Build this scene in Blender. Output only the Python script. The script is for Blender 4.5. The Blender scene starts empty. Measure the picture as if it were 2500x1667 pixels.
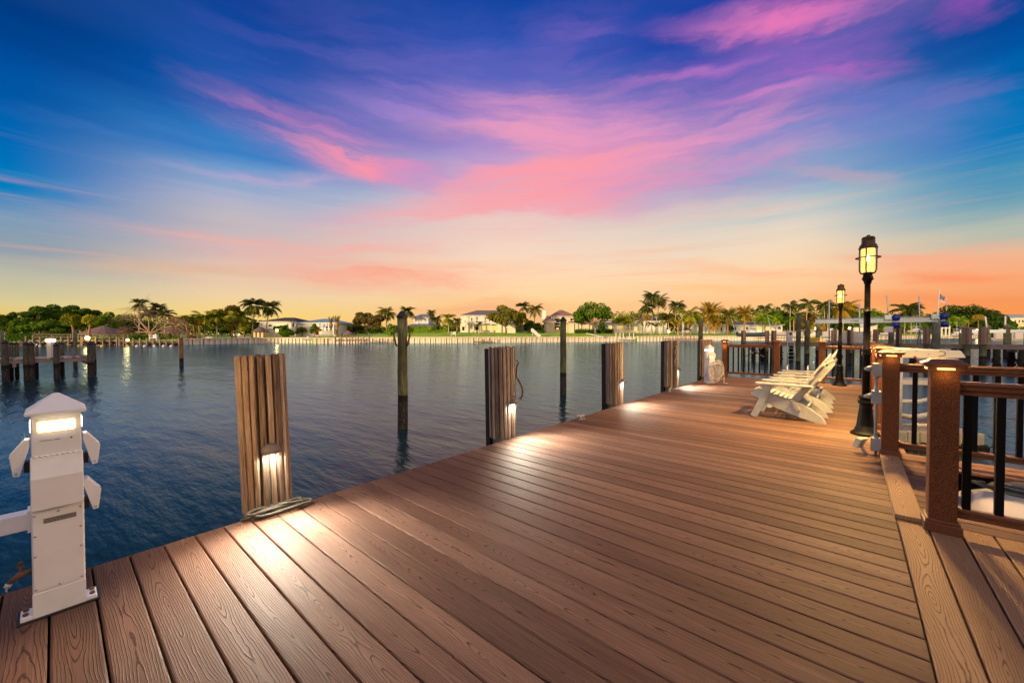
SUN_E=5; E_HOOD=230; E_WALL=15; E_PED=16; E_LAMP=440; E_LAMP2=240
import bpy, random, math
from math import sin, cos, pi, radians, sqrt, atan2, tan, atan, asin
from mathutils import Vector, Matrix, noise

SC = bpy.context.scene
COL = SC.collection
R = random.Random(7)

# ---------------------------------------------------------------- site frame
# world: X runs across the dock, Y runs along it, Z = 0 is the top of the deck.
# The camera stands on the deck at the origin, 1.25 m up, looking 40.65 deg left of +Y.
FPX = 962.0; TH = radians(40.65); PI_ = radians(1.04); EYE = 1.25; WATER = -1.05

def _ray(px, py):
    a = (px-1250)/FPX; b = (833.5-py)/FPX
    return a, b*sin(PI_)+cos(PI_), b*cos(PI_)-sin(PI_)
def _xy(r, w): return r*cos(TH)-w*sin(TH), r*sin(TH)+w*cos(TH)
def survey(px, py, z):
    """ground point seen in the photograph at (px, py), on the level z"""
    a, w, u = _ray(px, py); k = (z-EYE)/u; x, y = _xy(a*k, w*k)
    return Vector((x, y, z))
def at(px, Z, z=0.0, py=800):
    """plan point on bearing px at distance Z"""
    a, w, u = _ray(px, py); k = Z/w; x, y = _xy(a*k, Z)
    return Vector((x, y, z))
def level(py, Z, px=1250):
    a, w, u = _ray(px, py); return EYE+u*Z/w

# ---------------------------------------------------------------- mesh builder
class MB:
    def __init__(s): s.v = []; s.f = []; s.r = []; s.uv = []; s.sm = []
    def add(s, vs, fs, rnd=None, uvs=None, smooth=False):
        o = len(s.v); s.v.extend([tuple(v) for v in vs]); r = R.random() if rnd is None else rnd
        for i, f in enumerate(fs):
            s.f.append(tuple(o+j for j in f)); s.r.append(r); s.sm.append(smooth)
            s.uv.append(uvs[i] if uvs else None)
        return s
    def box(s, c, d, M=None, rnd=None, rz=0, taper=1.0):
        x, y, z = d[0]/2, d[1]/2, d[2]/2; vs = []
        for kz in (-1, 1):
            t = 1.0 if kz < 0 else taper
            for kx, ky in ((-1, -1), (1, -1), (1, 1), (-1, 1)): vs.append(Vector((kx*x*t, ky*y*t, kz*z)))
        if rz: M = Matrix.Rotation(rz, 3, 'Z') if M is None else M
        if M is not None: vs = [M @ v for v in vs]
        c = Vector(c); vs = [v+c for v in vs]
        return s.add(vs, [(0,3,2,1),(4,5,6,7),(0,1,5,4),(1,2,6,5),(2,3,7,6),(3,0,4,7)], rnd)
    def bar(s, p0, p1, w, h, up=(0,0,1), rnd=None):
        p0 = Vector(p0); p1 = Vector(p1); d = p1-p0; L = d.length
        if L < 1e-6: return s
        d.normalize(); up = Vector(up); sd = d.cross(up)
        if sd.length < 1e-4: sd = d.cross(Vector((1,0,0)))
        sd.normalize(); u = sd.cross(d)
        M = Matrix((sd, d, u)).transposed()
        return s.box((p0+p1)/2, (w, L, h), M, rnd)
    def prism(s, poly, a, b, axis='z', rnd=None, M=None, off=(0,0,0)):
        n = len(poly); vs = []
        for t in (a, b):
            for (p, q) in poly:
                v = {'z': (p, q, t), 'y': (p, t, q), 'x': (t, p, q)}[axis]; vs.append(Vector(v))
        if M is not None: vs = [M @ v for v in vs]
        vs = [v+Vector(off) for v in vs]
        fs = [tuple(range(n))[::-1], tuple(range(n, 2*n))]+[(i, (i+1) % n, n+(i+1) % n, n+i) for i in range(n)]
        return s.add(vs, fs, rnd)
    def tube(s, pts, r, n=8, rnd=None, cap=True, smooth=True, sx=1.0):
        pts = [Vector(p) for p in pts]; m = len(pts); rr = r if isinstance(r, (list, tuple)) else [r]*m
        vs = []; prev = None
        for i, p in enumerate(pts):
            t = (pts[min(i+1, m-1)]-pts[max(i-1, 0)])
            t = t.normalized() if t.length > 1e-9 else Vector((0,0,1))
            if prev is None:
                a = Vector((1,0,0)) if abs(t.x) < .8 else Vector((0,1,0)); u = t.cross(a).normalized()
            else:
                u = prev-t*prev.dot(t)
                u = u.normalized() if u.length > 1e-6 else t.orthogonal().normalized()
            prev = u; w = t.cross(u)
            for k in range(n):
                an = 2*pi*k/n; vs.append(p+(u*cos(an)*sx+w*sin(an))*rr[i])
        fs = [(i*n+k, i*n+(k+1) % n, (i+1)*n+(k+1) % n, (i+1)*n+k) for i in range(m-1) for k in range(n)]
        r0 = R.random() if rnd is None else rnd
        s.add(vs, fs, r0, smooth=smooth)
        if cap:
            o = len(s.v)-len(vs)
            s.f.append(tuple(o+k for k in range(n))[::-1]); s.f.append(tuple(o+(m-1)*n+k for k in range(n)))
            s.r += [r0, r0]; s.uv += [None, None]; s.sm += [False, False]
        return s
    def lathe(s, prof, n=16, c=(0,0,0), rnd=None, smooth=True, flute=None, M=None):
        vs = []; c = Vector(c)
        for (r, z) in prof:
            for k in range(n):
                an = 2*pi*k/n; q = r
                if flute and flute[0] <= z <= flute[1]: q = r*(1-.10*(k % 2))
                v = Vector((q*cos(an), q*sin(an), z))
                if M is not None: v = M @ v
                vs.append(v+c)
        m = len(prof)
        fs = [(i*n+k, i*n+(k+1) % n, (i+1)*n+(k+1) % n, (i+1)*n+k) for i in range(m-1) for k in range(n)]
        r0 = R.random() if rnd is None else rnd
        s.add(vs, fs, r0, smooth=smooth); o = len(s.v)-len(vs)
        for idx, rev in ((0, True), (m-1, False)):
            if prof[idx][0] > 1e-4:
                f = tuple(o+idx*n+k for k in range(n)); s.f.append(f[::-1] if rev else f); s.r.append(r0); s.uv.append(None); s.sm.append(False)
        return s
    def ball(s, c, r, n=10, m=6, sc=(1,1,1), rnd=None):
        prof = [(max(r*sin(pi*i/m), 1e-5), -r*cos(pi*i/m)) for i in range(m+1)]
        M = Matrix.Diagonal(sc)
        return s.lathe(prof, n, c, rnd, True, None, M)
    def quad(s, a, b, c, d, rnd=None): return s.add([a, b, c, d], [(0,1,2,3)], rnd)
    def mesh(s, name, mat):
        me = bpy.data.meshes.new(name); me.from_pydata(s.v, [], s.f)
        me.materials.append(mat) if mat else None
        at_ = me.attributes.new('rnd', 'FLOAT', 'FACE'); at_.data.foreach_set('value', s.r)
        me.polygons.foreach_set('use_smooth', s.sm)
        if any(u is not None for u in s.uv):
            g = me.attributes.new('guv', 'FLOAT_VECTOR', 'CORNER'); flat = []
            for f, u in zip(s.f, s.uv):
                for j in range(len(f)): flat += list(u[j]) if u else [0,0,0]
            g.data.foreach_set('vector', flat)
        me.update(); return me
    def build(s, name, mat, parent=None, bevel=0, label=None):
        o = bpy.data.objects.new(name, s.mesh(name, mat)); COL.objects.link(o)
        if parent: o.parent = parent
        if bevel:
            b = o.modifiers.new('bevel', 'BEVEL'); b.width = bevel; b.segments = 2; b.limit_method = 'ANGLE'; b.angle_limit = radians(40)
        if label: o['label'] = label
        return o

def tag(o, label=None, cat=None, group=None, kind=None):
    if label: o['label'] = label
    if cat: o['category'] = cat
    if group: o['group'] = group
    if kind: o['kind'] = kind
    return o
def thing(name, loc, rz, label, cat, group=None):
    o = bpy.data.objects.new(name, None); COL.objects.link(o); o.empty_display_size = .2
    o.location = loc; o.rotation_euler = (0, 0, rz)
    return tag(o, label, cat, group)
def copy_tree(o, parent=None):
    c = o.copy(); COL.objects.link(c)
    if parent: c.parent = parent
    for ch in list(KIDS.get(o.name, [])): copy_tree(ch, c)
    return c
KIDS = {}
def index_kids():
    KIDS.clear()
    for o in bpy.data.objects:
        if o.parent: KIDS.setdefault(o.parent.name, []).append(o)
def dup(src, loc, rz, label, group=None):
    index_kids(); c = copy_tree(src); c.location = loc; c.rotation_euler = (0, 0, rz); c['label'] = label
    if group: c['group'] = group
    return c

# ---------------------------------------------------------------- materials
MATS = {}
class NT:
    def __init__(s, t): s.t = t; t.nodes.clear()
    def n(s, typ, **kw):
        x = s.t.nodes.new('ShaderNode'+typ)
        for k, v in kw.items():
            if k.startswith('i_'):
                key = k[2:].replace('_', ' '); x.inputs[key].default_value = v
            else: setattr(x, k, v)
        return x
    def l(s, a, b): s.t.links.new(a, b)
    def math(s, op, a, b=None, c=None):
        x = s.t.nodes.new('ShaderNodeMath'); x.operation = op
        for i, q in enumerate((a, b, c)):
            if q is None: continue
            if isinstance(q, (int, float)): x.inputs[i].default_value = q
            else: s.l(q, x.inputs[i])
        return x.outputs[0]
    def ramp(s, fac, stops, interp='LINEAR'):
        x = s.t.nodes.new('ShaderNodeValToRGB'); e = x.color_ramp.elements; x.color_ramp.interpolation = interp
        while len(e) > 1: e.remove(e[-1])
        e[0].position = stops[0][0]; e[0].color = (*stops[0][1], 1)
        for p_, c_ in stops[1:]: q = e.new(p_); q.color = (*c_, 1)
        s.l(fac, x.inputs[0]); return x.outputs[0]
    def mix(s, fac, a, b, bt='MIX'):
        x = s.t.nodes.new('ShaderNodeMix'); x.data_type = 'RGBA'; x.blend_type = bt
        for i, q in ((0, fac), (6, a), (7, b)):
            if isinstance(q, (int, float)): x.inputs[i].default_value = q
            elif isinstance(q, (tuple, list)): x.inputs[i].default_value = (*q, 1)
            else: s.l(q, x.inputs[i])
        return x.outputs[2]
def new_mat(name):
    m = bpy.data.materials.new(name); m.use_nodes = True; MATS[name] = m; return m, NT(m.node_tree)
def vmul(c, k): return tuple(min(1, x*k) for x in c)
def S(r, g, b):
    return tuple(((x/255+.055)/1.055)**2.4 if x/255 > .04045 else x/255/12.92 for x in (r, g, b))

def paint(name, col, rough=.6, var=.25, scale=8., detail=4., bump=.0, bscale=40., metal=0., stretch=(1,1,1), spec=.5, attr=.0, dirt=None, coat=0.):
    """general surface: base colour broken up by noise, per-piece tone from 'rnd', optional dirt patches and bump"""
    m, t = new_mat(name); tc = t.n('TexCoord'); mp = t.n('Mapping'); mp.inputs['Scale'].default_value = stretch
    t.l(tc.outputs['Object'], mp.inputs[0])
    nz = t.n('TexNoise', i_Scale=scale, i_Detail=detail, i_Roughness=.6); t.l(mp.outputs[0], nz.inputs['Vector'])
    c = t.ramp(nz.outputs['Fac'], [(.3, vmul(col, 1-var)), (.7, vmul(col, 1+var))])
    if attr:
        a = t.n('Attribute', attribute_name='rnd')
        k = t.math('MULTIPLY_ADD', a.outputs['Fac'], 2*attr, 1-attr)
        g = t.n('CombineColor'); [t.l(k, g.inputs[i]) for i in range(3)]
        c = t.mix(1., c, g.outputs[0], 'MULTIPLY')
    if dirt:
        n2 = t.n('TexNoise', i_Scale=dirt[1], i_Detail=6., i_Roughness=.7); t.l(tc.outputs['Object'], n2.inputs['Vector'])
        k = t.ramp(n2.outputs['Fac'], [(dirt[2], (0,0,0)), (min(1, dirt[2]+.18), (1,1,1))])
        c = t.mix(k, c, dirt[0])
    b = t.n('BsdfPrincipled', i_Roughness=rough, i_Metallic=metal); b.inputs['Specular IOR Level'].default_value = spec
    b.inputs['Coat Weight'].default_value = coat
    t.l(c, b.inputs['Base Color'])
    if bump:
        n3 = t.n('TexNoise', i_Scale=bscale, i_Detail=5., i_Roughness=.65); t.l(mp.outputs[0], n3.inputs['Vector'])
        bp = t.n('Bump', i_Strength=bump, i_Distance=.02); t.l(n3.outputs['Fac'], bp.inputs['Height']); t.l(bp.outputs[0], b.inputs['Normal'])
    o = t.n('OutputMaterial'); t.l(b.outputs[0], o.inputs[0]); return m
def glow(name, col, st, see=0.):
    m, t = new_mat(name); e = t.n('Emission'); e.inputs[0].default_value = (*col, 1); e.inputs[1].default_value = st
    o = t.n('OutputMaterial')
    if see:
        tr = t.n('BsdfTransparent'); mx = t.n('MixShader'); mx.inputs[0].default_value = 1-see
        nz = t.n('TexNoise', i_Scale=55., i_Detail=3.); tc = t.n('TexCoord'); t.l(tc.outputs['Object'], nz.inputs['Vector'])
        k = t.math('MULTIPLY', t.ramp(nz.outputs['Fac'], [(.35, (.45,.45,.45)), (.6, (1,1,1))]), st); t.l(k, e.inputs[1])
        t.l(tr.outputs[0], mx.inputs[1]); t.l(e.outputs[0], mx.inputs[2]); t.l(mx.outputs[0], o.inputs[0])
    else: t.l(e.outputs[0], o.inputs[0])
    return m
def grainwood(name, stops, line=(.05,.03,.02), lines=5., rough=.5, bump=.5, spec=.35, fine=.25, width=.12):
    """composite board with embossed cathedral grain; reads the board-length coordinate 'guv'"""
    m, t = new_mat(name); g = t.n('Attribute', attribute_name='guv'); a = t.n('Attribute', attribute_name='rnd')
    sp = t.n('SeparateXYZ'); t.l(g.outputs['Vector'], sp.inputs[0])
    off = t.math('MULTIPLY', a.outputs['Fac'], 57.)
    cb = t.n('CombineXYZ'); t.l(t.math('MULTIPLY', sp.outputs[0], 1.05), cb.inputs[0]); t.l(t.math('MULTIPLY', sp.outputs[1], 1.), cb.inputs[1]); t.l(off, cb.inputs[2])
    n1 = t.n('TexNoise', i_Scale=1., i_Detail=1.6, i_Roughness=.45); t.l(cb.outputs[0], n1.inputs['Vector'])
    cb3 = t.n('CombineXYZ'); t.l(t.math('MULTIPLY', sp.outputs[0], 14.), cb3.inputs[0]); t.l(t.math('MULTIPLY', sp.outputs[1], 60.), cb3.inputs[1]); t.l(off, cb3.inputs[2])
    n3 = t.n('TexNoise', i_Scale=1., i_Detail=2.); t.l(cb3.outputs[0], n3.inputs['Vector'])
    # growth rings cut by the board face: distance from a pith line that dips in and out of the board
    du = t.math('MULTIPLY', t.math('SUBTRACT', n1.outputs['Fac'], .5), .22)
    cbv = t.n('CombineXYZ'); t.l(t.math('MULTIPLY', sp.outputs[0], 1.1), cbv.inputs[0]); t.l(t.math('ADD', off, 5.), cbv.inputs[2])
    nv = t.n('TexNoise', i_Scale=1., i_Detail=1.); t.l(cbv.outputs[0], nv.inputs['Vector'])
    dv = t.math('ADD', t.math('SUBTRACT', sp.outputs[1], .07), t.math('MULTIPLY', t.math('SUBTRACT', nv.outputs['Fac'], .5), .11))
    rr_ = t.math('SQRT', t.math('ADD', t.math('MULTIPLY', dv, dv), t.math('MULTIPLY', du, du)))
    val = t.math('MULTIPLY_ADD', rr_, lines*17., t.math('MULTIPLY', n3.outputs['Fac'], .75))
    d = t.math('ABSOLUTE', t.math('SUBTRACT', t.math('FRACT', val), .5))
    mr = t.n('MapRange', interpolation_type='SMOOTHSTEP'); t.l(d, mr.inputs[0]); mr.inputs[1].default_value = 0; mr.inputs[2].default_value = width*1.45; mr.inputs[3].default_value = 1; mr.inputs[4].default_value = 0
    cb2 = t.n('CombineXYZ'); t.l(t.math('MULTIPLY', sp.outputs[0], 3.), cb2.inputs[0]); t.l(t.math('MULTIPLY', sp.outputs[1], 210.), cb2.inputs[1]); t.l(off, cb2.inputs[2])
    n2 = t.n('TexNoise', i_Scale=1., i_Detail=4., i_Roughness=.7); t.l(cb2.outputs[0], n2.inputs['Vector'])
    # broad tone drift along the board + per board tone
    cb4 = t.n('CombineXYZ'); t.l(t.math('MULTIPLY', sp.outputs[0], .8), cb4.inputs[0]); t.l(t.math('MULTIPLY', sp.outputs[1], 5.), cb4.inputs[1]); t.l(off, cb4.inputs[2])
    n4 = t.n('TexNoise', i_Scale=1., i_Detail=3.); t.l(cb4.outputs[0], n4.inputs['Vector'])
    tone = t.math('ADD', t.math('MULTIPLY', n4.outputs['Fac'], .62), t.math('MULTIPLY', a.outputs['Fac'], .38))
    tone = t.math('ADD', tone, t.math('MULTIPLY', t.math('SUBTRACT', n2.outputs['Fac'], .5), fine*2))
    c = t.ramp(tone, stops)
    c = t.mix(t.math('MULTIPLY', mr.outputs[0], .78), c, line)
    tc = t.n('TexCoord'); n5 = t.n('TexNoise', i_Scale=330., i_Detail=1.); t.l(tc.outputs['Object'], n5.inputs['Vector'])
    pit = t.ramp(n5.outputs['Fac'], [(.64, (0,0,0)), (.72, (.5,.5,.5))]); c = t.mix(pit, c, line)
    b = t.n('BsdfPrincipled', i_Roughness=rough); b.inputs['Specular IOR Level'].default_value = spec; t.l(c, b.inputs['Base Color'])
    h = t.math('SUBTRACT', t.math('MULTIPLY', n2.outputs['Fac'], .35), mr.outputs[0])
    bp = t.n('Bump', i_Strength=bump, i_Distance=.0025); t.l(h, bp.inputs['Height']); t.l(bp.outputs[0], b.inputs['Normal'])
    o = t.n('OutputMaterial'); t.l(b.outputs[0], o.inputs[0]); return m

M_deck = grainwood('deck_composite', [(.2, (.085,.044,.030)), (.5, (.150,.080,.056)), (.8, (.235,.134,.096))], line=(.030,.014,.010), lines=7.4, rough=.6, bump=.5, spec=.10, fine=.45)
M_deck2 = grainwood('deck_composite_tan', [(.2, (.20,.11,.06)), (.5, (.29,.17,.10)), (.85, (.36,.23,.14))], line=(.07,.038,.020), lines=6.6, rough=.6, bump=.5, spec=.08)
M_under = paint('shade_dark_framing', (.02,.014,.012), .9)  # near black: the shade below the deck is put into the colour
def slatmat(name, a, b, c):
    m, t = new_mat(name); tc = t.n('TexCoord'); at_ = t.n('Attribute', attribute_name='rnd')
    mp = t.n('Mapping'); mp.inputs['Scale'].default_value = (1,1,.05); t.l(tc.outputs['Object'], mp.inputs[0])
    off = t.n('CombineXYZ'); t.l(t.math('MULTIPLY', at_.outputs['Fac'], 31.), off.inputs[2]); ad = t.n('VectorMath', operation='ADD'); t.l(mp.outputs[0], ad.inputs[0]); t.l(off.outputs[0], ad.inputs[1])
    n1 = t.n('TexNoise', i_Scale=75., i_Detail=6., i_Roughness=.72); t.l(ad.outputs[0], n1.inputs['Vector'])
    n2 = t.n('TexNoise', i_Scale=3.5, i_Detail=3.); t.l(tc.outputs['Object'], n2.inputs['Vector'])
    k = t.math('ADD', t.math('MULTIPLY', n1.outputs['Fac'], .75), t.math('ADD', t.math('MULTIPLY', n2.outputs['Fac'], .2), t.math('MULTIPLY', t.math('SUBTRACT', at_.outputs['Fac'], .4), .34)))
    col = t.ramp(k, [(.28, a), (.52, b), (.8, c)])
    crack = t.ramp(n1.outputs['Fac'], [(.30, (1,1,1)), (.36, (0,0,0))]); col = t.mix(crack, col, vmul(a, .25))
    bs = t.n('BsdfPrincipled', i_Roughness=.8); bs.inputs['Specular IOR Level'].default_value = .25; t.l(col, bs.inputs['Base Color'])
    bp = t.n('Bump', i_Strength=.9, i_Distance=.006); t.l(n1.outputs['Fac'], bp.inputs['Height']); t.l(bp.outputs[0], bs.inputs['Normal'])
    o = t.n('OutputMaterial'); t.l(bs.outputs[0], o.inputs[0]); return m
M_slat = slatmat('weathered_slats', (.06,.038,.026), (.28,.19,.135), (.62,.48,.36))
M_slat2 = slatmat('grey_brown_slats', (.05,.038,.032), (.25,.19,.16), (.60,.50,.43))
M_plank = slatmat('weathered_dock_planks', (.10,.075,.062), (.28,.22,.19), (.5,.43,.38))
def pilemat(name, hi, lo, band, lowcol=(.012,.010,.009)):
    """treated round piling: green tinted wood above the tide band, black wrap with barnacles below (band = world height)"""
    m, t = new_mat(name); g = t.n('NewGeometry'); sp = t.n('SeparateXYZ'); t.l(g.outputs['Position'], sp.inputs[0])
    tc = t.n('TexCoord'); mp = t.n('Mapping'); mp.inputs['Scale'].default_value = (1,1,.10); t.l(tc.outputs['Object'], mp.inputs[0])
    n1 = t.n('TexNoise', i_Scale=26., i_Detail=6., i_Roughness=.72); t.l(mp.outputs[0], n1.inputs['Vector'])
    n0 = t.n('TexNoise', i_Scale=1.6, i_Detail=3.); t.l(tc.outputs['Object'], n0.inputs['Vector'])
    k = t.math('ADD', t.math('MULTIPLY', n1.outputs['Fac'], .7), t.math('MULTIPLY', n0.outputs['Fac'], .35))
    c = t.ramp(k, [(.36, vmul(lo, .6)), (.52, lo), (.66, hi)])
    n2 = t.n('TexNoise', i_Scale=70., i_Detail=2.); t.l(tc.outputs['Object'], n2.inputs['Vector'])
    hgt = t.math('MULTIPLY', t.math('SUBTRACT', band-.1, sp.outputs[2]), 1.1)
    thr = t.math('GREATER_THAN', t.math('ADD', n2.outputs['Fac'], t.math('MINIMUM', hgt, .12)), .72)
    low = t.mix(t.math('MULTIPLY', thr, .7), lowcol, (.30,.28,.25))
    f = t.math('LESS_THAN', sp.outputs[2], band)
    c = t.mix(f, c, low)
    bs = t.n('BsdfPrincipled', i_Roughness=.75); bs.inputs['Specular IOR Level'].default_value = .3; t.l(c, bs.inputs['Base Color'])
    bp = t.n('Bump', i_Strength=.8, i_Distance=.01); t.l(n1.outputs['Fac'], bp.inputs['Height']); t.l(bp.outputs[0], bs.inputs['Normal'])
    o = t.n('OutputMaterial'); t.l(bs.outputs[0], o.inputs[0]); return m
M_pile = pilemat('green_treated_piling', (.22,.24,.13), (.085,.085,.045), -.22)
M_pile_rust = pilemat('rust_stained_piling', (.30,.30,.14), (.26,.12,.04), -.5)
M_pile_old = pilemat('grey_brown_piling', (.18,.16,.11), (.065,.058,.04), -.25)
M_pile_grey = pilemat('grey_green_piling', (.27,.29,.25), (.13,.14,.11), -.2)
M_black = paint('black_rubber', (.010,.010,.012), .55, .3, 30, bump=.1)
M_capblk = paint('black_pile_cap', (.012,.013,.017), .4, .2, 20)
M_core = paint('piling_core', (.07,.075,.045), .85, .4, 12, bump=.5, stretch=(1,1,.15))
M_shade = paint('grey_light_shade', (.14,.12,.10), .5, .2, 40)
M_white = paint('white_enamel', (.80,.81,.86), .38, .05, 6, 3, bump=.04, bscale=300, dirt=((.42,.38,.33), 9., .66))
M_white2 = paint('white_painted_metal', (.58,.58,.60), .45, .08, 12)
M_steel = paint('brushed_steel', (.55,.53,.50), .3, .2, 30, metal=.9)
M_rust = paint('rusty_iron', (.16,.085,.05), .8, .5, 30, bump=.4)
M_rail = paint('brown_composite_sleeve', (.115,.042,.019), .6, .7, 200, 2, bump=.3, bscale=420, spec=.15)
M_rail2 = paint('brown_rail_profile', (.12,.042,.019), .5, .3, 90, 3, bump=.1, bscale=200, stretch=(1,1,1))
M_balu = paint('black_baluster', (.004,.004,.005), .6, .5, 200, bump=.15, bscale=300, spec=.12)
M_iron = paint('black_cast_iron', (.004,.004,.004), .5, .4, 60, bump=.2, bscale=150, spec=.14)
M_bronze = paint('lantern_bronze', (.10,.055,.02), .4, .5, 50, bump=.2, metal=.3)
M_chair = paint('worn_white_chair_wood', (.35,.355,.35), .6, .12, 14, 5, bump=.15, bscale=90, attr=.22, dirt=((.20,.20,.14), 9., .55))
M_grey = paint('grey_pvc', (.20,.22,.26), .45, .12, 60)
M_rope = paint('weathered_rope', (.10,.09,.07), .85, .4, 90, bump=.5, bscale=200)
M_hose = paint('pale_hose', (.46,.43,.43), .45, .1, 30)
M_redhose = paint('red_hose', (.25,.05,.025), .4, .2, 30)
M_float = paint('beige_float_plastic', (.46,.42,.33), .6, .2, 10, 5, bump=.1, attr=.05, dirt=((.12,.11,.06), 14., .62))
M_algae = paint('black_algae', (.014,.016,.008), .9, .5, 40, bump=.6)
M_fiber = paint('cream_fiberglass', (.86,.78,.62), .3, .05, 5, dirt=((.36,.22,.08), 11., .70), coat=.3)
M_hull = paint('white_gelcoat', (.50,.46,.44), .25, .03, 4, coat=.4)
M_navy = paint('navy_gelcoat', (.05,.08,.13), .2, .1, 4, coat=.4)
M_seat = paint('black_vinyl', (.02,.02,.018), .35, .3, 40, bump=.2)
M_alu = paint('pale_aluminium', (.30,.37,.48), .4, .08, 20, metal=.25)
M_blue = paint('blue_motor_cover', (.01,.025,.28), .4, .1, 10)
M_sheet = paint('concrete_sheet_wall', (.84,.72,.56), .85, .15, 1.2, 5, bump=.3, bscale=20, attr=.12, dirt=((.28,.20,.12), 2., .56))
M_cap = paint('seawall_cap', (.76,.64,.50), .85, .2, 2.)
M_stone = paint('riprap_stone', (.16,.11,.085), .9, .5, 3, bump=.6, attr=.4)
M_soil = paint('dark_mulch', (.035,.025,.015), .95, .4, 2)
M_yellow = paint('yellow_crate', (.62,.45,.02), .5, .1, 10)
G_warm = glow('warm_panel_light', (1,.82,.50), 14.)
G_halo = glow('amber_panel_halo', (1,.42,.03), 1.6)
G_cap = glow('post_cap_light', (1,.52,.12), 5.)
G_strip = glow('white_hood_light', (1,.93,.78), 9.)
G_lantern = glow('rippled_lantern_glass', (1,.62,.14), 2.5, .12)
G_bulb = glow('lantern_bulb', (1,.80,.40), 60.)
G_far = glow('far_lamp', (1,.62,.18), 30.)
G_win = glow('lit_room', (1,.62,.16), 1.3)
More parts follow.
